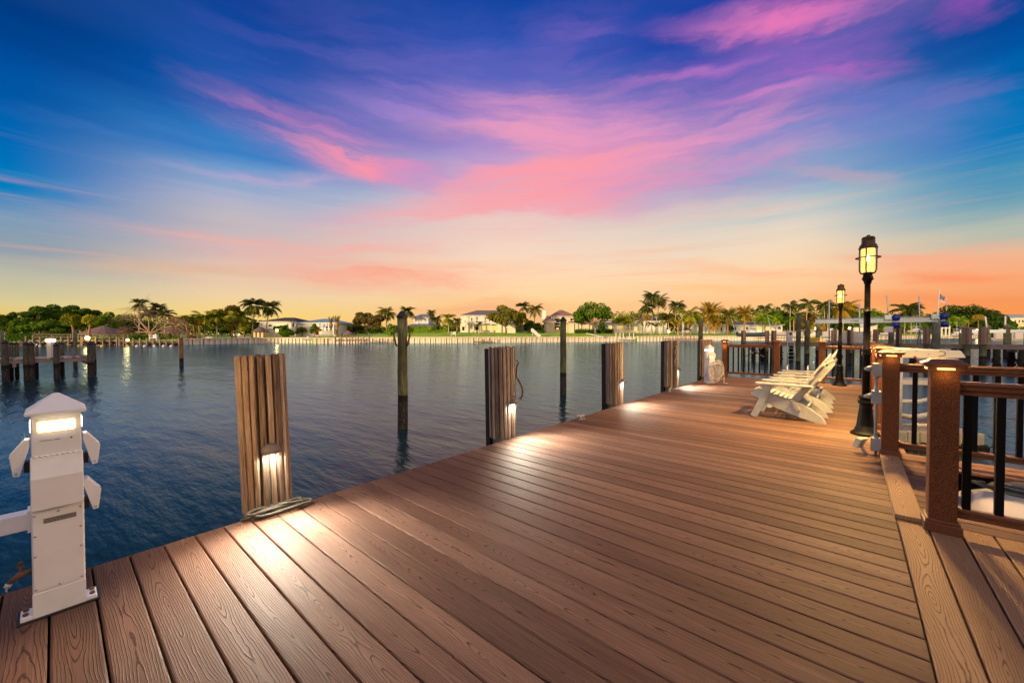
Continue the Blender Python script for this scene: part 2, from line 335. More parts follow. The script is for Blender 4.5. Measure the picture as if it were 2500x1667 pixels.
# ---------------------------------------------------------------- sky, sun, camera, sea, land
def sky():
    w = bpy.data.worlds.new('World'); SC.world = w; w.use_nodes = True; t = NT(w.node_tree)
    tc = t.n('TexCoord'); mp = t.n('Mapping'); mp.inputs['Rotation'].default_value = (0, 0, -TH); t.l(tc.outputs['Generated'], mp.inputs[0])
    sp = t.n('SeparateXYZ'); t.l(mp.outputs[0], sp.inputs[0])
    az = t.math('ARCTAN2', sp.outputs[0], sp.outputs[1]); el = t.math('ARCSINE', sp.outputs[2])
    def dirn(px, py):
        a, wd, u = _ray(px, py); return atan2(a, wd), atan2(u, sqrt(a*a+wd*wd))
    v = t.n('CombineXYZ'); t.l(az, v.inputs[0]); t.l(el, v.inputs[1])
    # long streaky noise that bends the bands
    def nz(sx, sy, scale, det, rough=.55, rot=0, seed=0.):
        m = t.n('Mapping'); m.inputs['Scale'].default_value = (sx, sy, 1); m.inputs['Rotation'].default_value = (0, 0, rot); m.inputs['Location'].default_value = (seed, seed*.7, 0)
        t.l(v.outputs[0], m.inputs[0]); n = t.n('TexNoise', i_Scale=scale, i_Detail=det, i_Roughness=rough); t.l(m.outputs[0], n.inputs['Vector']); return n
    s1 = nz(1.1, 13., 1.6, 5., .55, -.06, 3.)
    lift = t.math('MULTIPLY', t.math('SUBTRACT', s1.outputs['Fac'], .5), .085)
    e2 = t.math('MAXIMUM', t.math('ADD', el, t.math('MULTIPLY', lift, t.math('MINIMUM', t.math('MULTIPLY_ADD', el, 5., .12), 1.))), 0.)
    fac = t.math('MULTIPLY', e2, 2/pi)
    cols = {
     0: [(812,(228,185,95)),(770,(235,198,105)),(730,(222,205,145)),(680,(190,188,165)),(600,(146,160,172)),(520,(112,152,185)),(455,(0,128,190)),(390,(0,112,186)),(250,(0,92,170)),(120,(0,72,150)),(0,(0,58,130))],
     600: [(812,(245,200,95)),(770,(250,212,122)),(720,(242,210,165)),(650,(228,194,176)),(570,(204,190,188)),(490,(172,180,202)),(430,(124,162,206)),(370,(56,128,197)),(250,(10,90,175)),(120,(5,78,165)),(0,(5,64,150))],
     1250: [(812,(250,180,100)),(775,(252,195,130)),(735,(255,213,150)),(670,(255,220,182)),(600,(244,214,195)),(530,(232,210,200)),(450,(208,186,206)),(360,(168,150,208)),(240,(100,108,194)),(120,(30,82,178)),(0,(15,68,160))],
     1900: [(812,(255,190,100)),(775,(255,200,120)),(730,(255,196,135)),(670,(255,214,168)),(600,(244,218,190)),(540,(214,212,200)),(480,(168,192,200)),(420,(130,172,200)),(340,(92,142,202)),(200,(25,95,180)),(80,(10,72,168)),(0,(15,60,160))],
     2500: [(812,(250,150,70)),(770,(252,152,78)),(730,(248,156,96)),(670,(250,172,120)),(620,(235,185,150)),(560,(178,188,175)),(500,(120,165,180)),(400,(60,142,185)),(310,(0,122,188)),(200,(0,105,178)),(80,(0,82,160)),(0,(5,70,150))]}
    prev = None; paz = None
    for px in sorted(cols):
        stops = [(0., S(*cols[px][0][1]))]
        for py, c in cols[px]:
            a_, e_ = dirn(px, py); stops.append((max(.0005, e_*2/pi), S(*c)))
        stops.append((.72, S(110, 118, 165))); stops.append((1., S(165, 150, 160)))
        cc = t.ramp(fac, stops); a0 = dirn(px, 400)[0]
        if prev is None: prev = cc
        else:
            mr = t.n('MapRange', interpolation_type='SMOOTHSTEP'); t.l(az, mr.inputs[0]); mr.inputs[1].default_value = paz; mr.inputs[2].default_value = a0
            prev = t.mix(mr.outputs[0], prev, cc)
        paz = a0
    c = prev
    # warp for cloud outlines
    w1 = nz(1.5, 5., 1.5, 6., .6, -.1, 11.); w2 = nz(1.5, 5., 1.5, 6., .6, .1, 23.)
    wv = t.n('CombineXYZ'); t.l(t.math('MULTIPLY', t.math('SUBTRACT', w1.outputs['Fac'], .5), .34), wv.inputs[0]); t.l(t.math('MULTIPLY', t.math('SUBTRACT', w2.outputs['Fac'], .5), .12), wv.inputs[1])
    vw = t.n('VectorMath', operation='ADD'); t.l(v.outputs[0], vw.inputs[0]); t.l(wv.outputs[0], vw.inputs[1])
    fib = {}
    def fibre(rot):
        k = round(rot, 1)
        if k not in fib:
            m = t.n('Mapping', vector_type='TEXTURE'); m.inputs['Rotation'].default_value = (0, 0, k); m.inputs['Scale'].default_value = (.50, .050, 1)
            t.l(vw.outputs[0], m.inputs[0]); n = t.n('TexNoise', i_Scale=1., i_Detail=7., i_Roughness=.58); t.l(m.outputs[0], n.inputs['Vector'])
            mr = t.n('MapRange', interpolation_type='SMOOTHSTEP'); t.l(n.outputs['Fac'], mr.inputs[0]); mr.inputs[1].default_value = .36; mr.inputs[2].default_value = .66
            fib[k] = mr.outputs[0]
        return fib[k]
    def cloud(c, p0, p1, wd, col, k, soft=1.):
        a0 = dirn(*p0); a1 = dirn(*p1); cx = (a0[0]+a1[0])/2; cy = (a0[1]+a1[1])/2
        L = sqrt((a1[0]-a0[0])**2+(a1[1]-a0[1])**2)/2; rot = atan2(a1[1]-a0[1], a1[0]-a0[0])
        m = t.n('Mapping', vector_type='TEXTURE'); m.inputs['Location'].default_value = (cx, cy, 0); m.inputs['Rotation'].default_value = (0, 0, rot); m.inputs['Scale'].default_value = (L*1.25, wd/962.*1.3, 1)
        t.l(vw.outputs[0], m.inputs[0]); ln = t.n('VectorMath', operation='LENGTH'); t.l(m.outputs[0], ln.inputs[0])
        mr = t.n('MapRange', interpolation_type='SMOOTHSTEP'); t.l(ln.outputs['Value'], mr.inputs[0]); mr.inputs[1].default_value = 1.; mr.inputs[2].default_value = .1*soft
        mr.inputs[3].default_value = 0; mr.inputs[4].default_value = k
        f = t.math('MULTIPLY', mr.outputs[0], t.math('MULTIPLY_ADD', fibre(rot), .84, .16))
        return t.mix(f, c, S(*col))
    #             from        to         half-width colour       strength
    for a in [((500,110),(1500,170), 120, (110,102,188), .7),
              ((760,250),(1500,345), 125, (166,134,206), .95),
              ((1150,300),(2250,330), 120, (172,128,202), .72),
              ((1000,420),(1650,400), 120, (244,170,180), .7),
              ((1150,270),(1750,300), 75, (208,144,202), .8),
              ((1300,430),(2200,260), 110, (226,150,196), .95),
              ((1020,330),(1700,330), 130, (236,156,190), 1.),
              ((1000,470),(1750,370), 85, (254,156,168), 1.),
              ((760,560),(1500,430), 75, (250,165,170), .8),
              ((470,250),(1080,420), 52, (232,142,190), 1.),
              ((640,325),(980,425), 30, (255,150,165), .9),
              ((1250,110),(1600,75), 60, (150,110,195), .4),
              ((1600,72),(2300,25), 36, (200,120,190), .9),
              ((1750,75),(2050,60), 26, (232,120,185), 1.),
              ((1900,180),(2330,120), 30, (200,106,196), .9),
              ((1650,262),(2120,205), 12, (228,145,200), .7),((1450,205),(1900,150), 14, (205,130,200), .6),
              ((1500,230),(2300,100), 60, (178,108,198), .6),
              ((2130,285),(2490,190), 9, (205,135,195), .9),
              ((1950,240),(2500,330), 60, (120,120,205), .4),
              ((2250,15),(2500,0), 20, (150,80,180), .8),
              ((350,395),(950,430), 20, (205,172,205), .8),
              ((250,520),(1000,470), 60, (190,176,200), .6),
              ((0,265),(560,350), 22, (70,125,195), .5),
              ((0,510),(700,590), 40, (175,165,180), .6),
              ((300,560),(900,620), 26, (222,178,178), .7),
              ((500,590),(1150,610), 45, (250,178,165), .75),
              ((560,640),(1250,700), 36, (255,152,130), .85),
              ((0,640),(700,670), 22, (226,180,145), .6),
              ((700,690),(1400,650), 30, (255,182,150), .7),
              ((950,760),(1350,755), 34, (248,150,110), .75),
              ((1350,560),(2100,500), 45, (238,205,190), .7),
              ((1900,395),(2250,440), 16, (205,165,180), .8),
              ((1500,640),(2100,665), 20, (255,178,130), .8),
              ((2000,620),(2600,600), 26, (255,165,130), .8),
              ((2100,680),(2600,660), 16, (255,140,95), .85),
              ((2000,735),(2600,745), 22, (250,140,80), .8),
              ((1500,705),(2000,700), 12, (255,190,120), .6)]: c = cloud(c, *a)
    # thin high streaks catching the last light low over the water
    for (sx, sy, sd, lo, hi, k, col, e0, e1) in ((1.0, 26., 5., .52, .76, .10, (255,232,205), .14, .36), (1.3, 34., 9., .52, .74, .32, (255,170,140), .02, .34)):
        q = nz(sx, sy, 1.5, 6., .6, -.05 if sd != 15. else .12, sd); m1 = t.n('MapRange', interpolation_type='SMOOTHSTEP'); t.l(q.outputs['Fac'], m1.inputs[0]); m1.inputs[1].default_value = lo; m1.inputs[2].default_value = hi
        a1 = t.n('MapRange', interpolation_type='SMOOTHSTEP'); t.l(el, a1.inputs[0]); a1.inputs[1].default_value = e1; a1.inputs[2].default_value = (e0+e1)/2
        a2 = t.n('MapRange', interpolation_type='SMOOTHSTEP'); t.l(el, a2.inputs[0]); a2.inputs[1].default_value = e0-.02; a2.inputs[2].default_value = (e0+e1)/2
        c = t.mix(t.math('MULTIPLY', t.math('MULTIPLY', m1.outputs[0], k), t.math('MULTIPLY', a1.outputs[0], a2.outputs[0])), c, S(*col))
    # the sky behind the camera: the pale pink anti-twilight, brighter than the blue side
    mr = t.n('MapRange', interpolation_type='SMOOTHSTEP'); t.l(t.math('ABSOLUTE', az), mr.inputs[0]); mr.inputs[1].default_value = 1.2; mr.inputs[2].default_value = 2.2
    up = t.ramp(t.math('MULTIPLY', t.math('MAXIMUM', el, 0.), 2/pi), [(0, (1.0,.74,.56)), (.25, (.98,.74,.62)), (.6, (.70,.58,.58)), (1., (.38,.32,.38))])
    c = t.mix(t.math('MULTIPLY', mr.outputs[0], 1.), c, up)
    bg = t.n('Background'); t.l(c, bg.inputs[0]); bg.inputs[1].default_value = 1.0
    o = t.n('OutputWorld'); t.l(bg.outputs[0], o.inputs[0])
sky()

SC.view_settings.view_transform = 'Standard'; SC.view_settings.look = 'None'; SC.view_settings.exposure = 0; SC.view_settings.gamma = 1
sl = bpy.data.lights.new('sun', 'SUN'); sl.energy = SUN_E; sl.angle = radians(4); sl.color = (1, .70, .36)
so = bpy.data.objects.new('sun', sl); COL.objects.link(so)
_d = Vector(_xy(.70, 1.0)); _d = Vector((_d.x, _d.y, -tan(radians(7.5))*1.22))     # low, from behind and left of the camera
so.rotation_euler = _d.to_track_quat('-Z', 'Y').to_euler()

cam = bpy.data.cameras.new('camera'); co = bpy.data.objects.new('camera', cam); COL.objects.link(co)
cam.sensor_width = 36; cam.lens = FPX/2500*36; cam.clip_start = .05; cam.clip_end = 9000
co.location = (0, 0, EYE); co.rotation_euler = (pi/2-PI_, 0, TH); SC.camera = co

def lamp(name, loc, energy, col, size=.03, spot=None, aim=None, blend=.5, parent=None):
    l = bpy.data.lights.new(name, 'SPOT' if spot else 'POINT'); l.energy = energy; l.color = col; l.shadow_soft_size = size
    if spot: l.spot_size = spot; l.spot_blend = blend
    o = bpy.data.objects.new(name, l); COL.objects.link(o); o.location = loc
    if aim is not None: o.rotation_euler = Vector(aim).to_track_quat('-Z', 'Y').to_euler()
    if parent: o.parent = parent
    return o

# water
def water():
    m, t = new_mat('bay_water'); tc = t.n('TexCoord')
    def wave(sc, st, det, rot):
        mp = t.n('Mapping'); mp.inputs['Scale'].default_value = st; mp.inputs['Rotation'].default_value = (0, 0, rot); t.l(tc.outputs['Object'], mp.inputs[0])
        n = t.n('TexNoise', i_Scale=sc, i_Detail=det, i_Roughness=.55); t.l(mp.outputs[0], n.inputs['Vector']); return n.outputs['Fac']
    a = wave(.8, (1, 3.4, 1), 4., -TH); b = wave(3.6, (1, 3.6, 1), 3., -TH+.2); c = wave(.10, (1, 2.6, 1), 3., -TH-.2)
    h = t.math('ADD', t.math('MULTIPLY', a, .22), t.math('ADD', t.math('MULTIPLY', b, .034), t.math('MULTIPLY', c, .75)))
    bp = t.n('Bump', i_Strength=.8, i_Distance=.20); t.l(h, bp.inputs['Height'])
    lw = t.n('Fresnel', i_IOR=1.33); t.l(bp.outputs[0], lw.inputs['Normal'])
    fr = t.math('MINIMUM', t.math('MULTIPLY_ADD', lw.outputs[0], 1.1, .012), .85)
    df = t.n('BsdfDiffuse'); df.inputs[0].default_value = (.012, .038, .044, 1)
    gl = t.n('BsdfGlossy', i_Roughness=.12); t.l(t.mix(t.math('MINIMUM', t.math('MULTIPLY', lw.outputs[0], 2.6), 1.), (.78,.66,.38), (.52,.75,1.0)), gl.inputs[0])
    t.l(bp.outputs[0], gl.inputs['Normal']); mx = t.n('MixShader'); t.l(fr, mx.inputs[0]); t.l(df.outputs[0], mx.inputs[1]); t.l(gl.outputs[0], mx.inputs[2])
    o = t.n('OutputMaterial'); t.l(mx.outputs[0], o.inputs[0])
    mb = MB(); s = 6000; mb.quad((-s,-s,WATER), (s,-s,WATER), (s,s,WATER), (-s,s,WATER))
    tag(mb.build('water', m), kind='structure')
water()

# far shore: (bearing px, distance, bank height, height of the lawn 12 m back, height 40 m back)
SHORE = [(-1400,60,-.2,.1,.6),(-500,70,-.2,.1,.6),(0,76,-.3,.2,.7),(250,80,-.3,.25,.7),(440,86,.15,.3,.8),(500,90,.2,.35,.9),(640,104,.2,.4,1.0),(762,104,.25,.5,1.0),
         (764,97,.25,.5,1.),(900,101,.3,.9,1.5),(1000,103,.35,1.3,2.0),(1100,104,.35,1.4,2.3),(1250,109,.35,1.5,2.4),(1400,118,.35,1.5,2.4),(1550,128,.35,1.5,2.3),(1554,124,.5,1.2,2.0),
         (1700,138,.5,1.2,2.0),(1850,150,.5,1.2,1.9),(2000,160,.5,1.2,1.9),(2150,185,.4,1.,1.6),(2300,230,.4,1.,1.6),(2500,300,.4,1.,1.6),(2900,380,.4,1.,1.6),(3800,500,.4,1.,1.6)]
def shore(px):
    for a, b in zip(SHORE, SHORE[1:]):
        if a[0] <= px <= b[0]:
            k = (px-a[0])/(b[0]-a[0]); return [a[i]*(1-k)+b[i]*k for i in range(1, 5)]
    return list(SHORE[-1][1:])
def ground_z(px, Z):
    d, z0, z1, z2 = shore(px); k = Z-d
    if k < 0: return z0
    if k < 12: return z0+(z1-z0)*k/12
    if k < 40: return z1+(z2-z1)*(k-12)/28
    return z2
def land():
    m, t = new_mat('lawn_grass'); tc = t.n('TexCoord'); n = t.n('TexNoise', i_Scale=.35, i_Detail=8., i_Roughness=.75); t.l(tc.outputs['Object'], n.inputs['Vector'])
    c = t.ramp(n.outputs['Fac'], [(.35, (.20,.34,.02)), (.55, (.34,.60,.035)), (.7, (.46,.58,.06))])
    b = t.n('BsdfPrincipled', i_Roughness=.9); t.l(c, b.inputs['Base Color']); o = t.n('OutputMaterial'); t.l(b.outputs[0], o.inputs[0])
    mb = MB(); rows = []
    pxs = [q[0] for q in SHORE]; pxs = sorted(set(pxs+list(range(-400, 2700, 50))))
    for px in pxs:
        d, z0, z1, z2 = shore(px)
        rows.append([at(px, d+o_, z) for o_, z in ((.3, WATER-1.5), (.31, z0-.02), (2, z0), (12, z1), (40, z2), (200, z2+.4), (4200, z2+1))])
    vs = [v for r in rows for v in r]; k = 7
    fs = [(i*k+j, (i+1)*k+j, (i+1)*k+j+1, i*k+j+1) for i in range(len(rows)-1) for j in range(k-1)]
    mb.add(vs, fs, .5); tag(mb.build('lawn_ground', m), kind='structure')
land()
# ---------------------------------------------------------------- the deck
EX = -3.06; DY1 = 13.0; BW = .1400; PITCH = .1465; Y0 = -.028
def board(mb, x0, x1, y0, y1, z, along, th=.025, rnd=None, n=1):
    """one rounded deck board with a length coordinate for its grain"""
    c = .007; r = R.random() if rnd is None else rnd; s = R.random()*9
    if along == 'x': L0, L1, W0, W1 = x0, x1, y0, y1
    else: L0, L1, W0, W1 = y0, y1, x0, x1
    prof = [(W0, z-th), (W0, z-c), (W0+c*.35, z-c*.3), (W0+c, z), (W1-c, z), (W1-c*.35, z-c*.3), (W1, z-c), (W1, z-th)]
    vs = []
    for L in (L0, L1):
        for (w, zz) in prof: vs.append((L, w, zz) if along == 'x' else (w, L, zz))
    fs = []; uv = []
    for i in range(8):
        j = (i+1) % 8
        if i == 7: continue
        f = [i, 8+i, 8+j, j]
        if along == 'y': f = f[::-1]
        f = f[::-1]; fs.append(tuple(f)); uv.append([((L0 if q < 8 else L1)+s, prof[q % 8][0]-W0, 0) for q in f])
    for b_, rev in ((0, 0), (8, 1)):
        f = list(range(b_, b_+8)); f = f[::-1] if rev else f
        fs.append(tuple(f)); uv.append([(s, prof[q % 8][0]-W0, 0) for q in f])
    mb.add(vs, fs, r, uv)
DOCK = thing('wooden_dock', (-1.4,0,0), 0, 'wide brown composite-board dock running away past the white chairs', 'dock')
mb = MB()
k = -16
while Y0+k*PITCH < DY1-.05:
    a = Y0+k*PITCH+.003; board(mb, EX-.02, .247, a, a+BW, 0, 'x'); k += 1
# part of the platform to the right, boards running across
k = int((3.66-Y0)/PITCH)+1; YB = Y0+k*PITCH
for k in range(k, 90):
    y = Y0+k*PITCH+.003
    if y > DY1-.05: break
    if y < 3.98: x1 = 9.
    elif y < 5.36: x1 = .58
    elif y < 5.80: x1 = 9.
    else: x1 = .46
    board(mb, .2535, x1, y, y+BW, 0, 'x')
deck = mb.build('decking', M_deck, DOCK)
mb = MB()
for i in range(9): board(mb, .2535+i*PITCH, .2535+i*PITCH+BW, -2.4, YB-.003, .0, 'y', rnd=(.75,.35,.3,.5,.6,.4,.5,.5,.5)[i])
mb.build('border_decking', M_deck2, DOCK)
mb = MB(); board(mb, .243, .388, 3.72, 5.50, .030, 'y', th=.026, rnd=.8)
tag(mb.build('cover_board', M_deck2, bevel=0), 'loose-ended tan cover board lying along the seam between the two brown railing posts', 'board')
mb = MB()
for y in [i*.6-2 for i in range(26)]: mb.box(((EX+.2)/2, y, -.15), (-(EX-.2)-.1, .05, .24))
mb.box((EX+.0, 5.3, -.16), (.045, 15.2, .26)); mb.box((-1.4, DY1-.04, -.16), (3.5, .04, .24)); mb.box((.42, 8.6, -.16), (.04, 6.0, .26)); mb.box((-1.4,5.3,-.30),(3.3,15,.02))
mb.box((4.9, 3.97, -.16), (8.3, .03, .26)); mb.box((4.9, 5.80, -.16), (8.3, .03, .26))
mb.box((.5,1.0,-.30),(3.8,6.0,.02)); mb.box((4.7,3.80,-.1),(8.8,.34,.02)); mb.build('framing_and_underplates', M_under, DOCK)  # thin dark sheets added under the boards hide the water and blacken the gaps
mb = MB(); board(mb, EX-.034, EX-.0225, -2.4, DY1, -.004, 'y', th=.14, rnd=.6)
mb.build('edge_trim', M_deck, DOCK)
# support pilings of our own dock
for i, (x, y) in enumerate([(.3,8.2),(.3,12.6),(-2.7,12.6),(-1.2,12.6)]):
    mb = MB(); mb.tube([(x,y,-3),(x,y,-.06)], .13, 14)
    mb.build('support_piling', M_pile_old, DOCK)
for o in bpy.data.objects:
    if o.parent == DOCK: o.data.transform(Matrix.Translation((1.4,0,0)))

# ---------------------------------------------------------------- slat-wrapped mooring piles
def wrapped_pile(x, y, top, bottom, rad, n, label, hood=True, strip=True, tilt=(0,0), seed=0, zlow=-3., hoodz=.40, hoodang=0., mat=None, name='mooring_pile'):
    R.seed(50+seed)
    root = thing(name, (x, y, 0), 0, label, 'mooring pile', 'slat wrapped mooring piles along the deck edge')
    mb = MB(); mb.tube([(0,0,zlow),(0,0,top-.03)], rad-.028, 18); core = mb.build('core_piling', M_pile_old, root)
    mb = MB()
    for i in range(n):
        an = 2*pi*i/n+R.uniform(-.01,.01); w = 2*pi*rad/n*R.uniform(.62,.86); dz = R.uniform(-.006,.006)
        M = Matrix.Rotation(an, 3, 'Z'); t_ = .034; zt = top+dz; zb = bottom+R.uniform(-.01,.01); bo = R.uniform(-.003,.003)
        prof = [(-t_/2,-w/2),(t_/2-.005,-w/2),(t_/2,-w/2+.006),(t_/2,w/2-.006),(t_/2-.005,w/2),(-t_/2,w/2)]
        vs = []; lv = [zb, zb+(zt-zb)*.33, zb+(zt-zb)*.66, zt-.012, zt]
        for li, z in enumerate(lv):
            s = R.uniform(-.0025,.0025); sh = .8 if li == 4 else 1
            for (a_, b_) in prof: vs.append(M @ Vector((rad-.012+a_*sh+bo, b_*sh+s, z)))
        fs = [tuple(range(6))[::-1], tuple(range(24, 30))]+[(l*6+j, l*6+(j+1)%6, (l+1)*6+(j+1)%6, (l+1)*6+j) for l in range(4) for j in range(6)]
        mb.add(vs, fs, R.random())
    mb.build('slat_wrap', mat or M_slat, root)
    if strip:
        mb = MB()
        for an in (pi-.33, pi+.12):
            M = Matrix.Rotation(an, 3, 'Z'); mb.box(M @ Vector((rad+.035,0,(top-.02+zlow)/2)), (.07,.11,top-.02-zlow), M)
        fd = mb.build('rubbing_strip', M_black, root)
    if hood:
        M = Matrix.Rotation(hoodang, 3, 'Z'); mb = MB()
        prof = []; N = 12; vs = []; fs = []
        # half-round sloping hood: a quarter shell from the wrap outward
        for j in range(5):
            ph = j/4*pi/2
            for i in range(N+1):
                a_ = -pi/2+pi*i/N; rr = .062*cos(ph*.98); vs.append(M @ Vector((rad+.002+rr*cos(a_)*1.1, rr*sin(a_), hoodz+.062*sin(ph))))
        for j in range(4):
            for i in range(N): fs.append((j*(N+1)+i, j*(N+1)+i+1, (j+1)*(N+1)+i+1, (j+1)*(N+1)+i))
        mb.add(vs, fs, .5, smooth=True); hd = mb.build('light_hood', M_shade, root)
        sm = hd.modifiers.new('shell', 'SOLIDIFY'); sm.thickness = .004
        mb = MB(); mb.box(M @ Vector((rad+.028,0,hoodz+.004)), (.03,.07,.008), M); mb.build('light_strip', G_strip, hd)
        lamp('hood_lamp', M @ Vector((rad+.066,0,hoodz-.004)), E_HOOD, (1,.93,.74), .03, radians(136), M @ Vector((1.9,0,-1)), 1., parent=root)
        lamp('wall_lamp', M @ Vector((rad+.050,0,hoodz-.002)), E_WALL, (1,.93,.72), .02, radians(150), M @ Vector((-.1,0,-1)), .4, parent=root)
    root.rotation_euler = (tilt[0], tilt[1], 0)
    return root
PR = .155
P1 = wrapped_pile(-3.225, 1.01, 1.10, -.02, .150, 19, 'nearest slat-wrapped mooring pile, rope coiled at its foot below a lit grey hood', strip=True, tilt=(radians(1.5), radians(-1.6)), seed=1, hoodz=.42, hoodang=-.08)
P2 = wrapped_pile(-3.29, 3.66, 1.09, -.02, .160, 20, 'slat-wrapped mooring pile with a curved rusty rope hook on its right side', seed=2, hoodz=.41, mat=M_slat2, tilt=(radians(.6),radians(-.7)), hoodang=0)
P3 = wrapped_pile(-3.28, 6.72, 1.095, -.02, .155, 20, 'slat-wrapped mooring pile between the two steel deck cleats', seed=3, hoodz=.39, tilt=(radians(.4),radians(-.5)), mat=M_slat2)
P4 = wrapped_pile(-3.30, 9.80, 1.10, -.02, .165, 21, 'slat-wrapped mooring pile with a curled rope hook on its face', seed=4, hoodz=.39, mat=M_slat2)
P5 = wrapped_pile(-3.30, 12.85, 1.09, -.02, .165, 20, 'slat-wrapped mooring pile behind the far white power pedestal', seed=5, hood=False)
# hooks
mb = MB(); q = Matrix.Rotation(.62, 3, 'Z'); rr = .165
mb.tube([q @ Vector((rr+.01,0,.93)), q @ Vector((rr+.045,0,.90)), q @ Vector((rr+.02,0,.84)), q @ Vector((rr+.012,0,.72)), q @ Vector((rr+.05,0,.66)), q @ Vector((rr+.085,0,.58)), q @ Vector((rr+.09,0,.50)), q @ Vector((rr+.06,0,.44)), q @ Vector((rr+.045,0,.46))], [.006,.010,.011,.011,.012,.012,.013,.012,.008], 8)
mb.build('rope_hook', M_rust, P2)
mb = MB(); q = Matrix.Rotation(-.75, 3, 'Z'); rr = .185
mb.tube([q @ Vector((rr,0,.98)), q @ Vector((rr,.03,.9)), q @ Vector((rr+.01,-.03,.84)), q @ Vector((rr+.01,.02,.76)), q @ Vector((rr+.01,0,.66)), q @ Vector((rr+.02,-.035,.6)), q @ Vector((rr+.02,.0,.55)), q @ Vector((rr+.02,.035,.6)), q @ Vector((rr+.02,.0,.64)), q @ Vector((rr+.01,-.02,.5))], .013, 8)
mb.build('rope_hook', M_grey, P4)
# rope round the foot of the near pile
mb = MB()
for k, (cx_, cy_, ax_, ay_, z_) in enumerate(((-3.035,1.02,.030,.15,.011),(-3.020,1.05,.048,.18,.030),(-3.045,1.0,.040,.17,.046))):
    mb.tube([(cx_+ax_*cos(2*pi*i/28), cy_+ay_*sin(2*pi*i/28), z_+.004*sin(6*pi*i/28+k)) for i in range(29)], .0095, 8, cap=False)
mb.tube([(-3.08,.80,.004),(-3.05,.84,.014),(-3.03,.92,.05),(-3.01,1.03,.062),(-3.0,1.14,.05),(-3.02,1.22,.02)], .0095, 8)
tag(mb.build('mooring_rope', M_rope), 'grey braided rope lying in flat loops at the foot of the nearest mooring pile', 'rope')

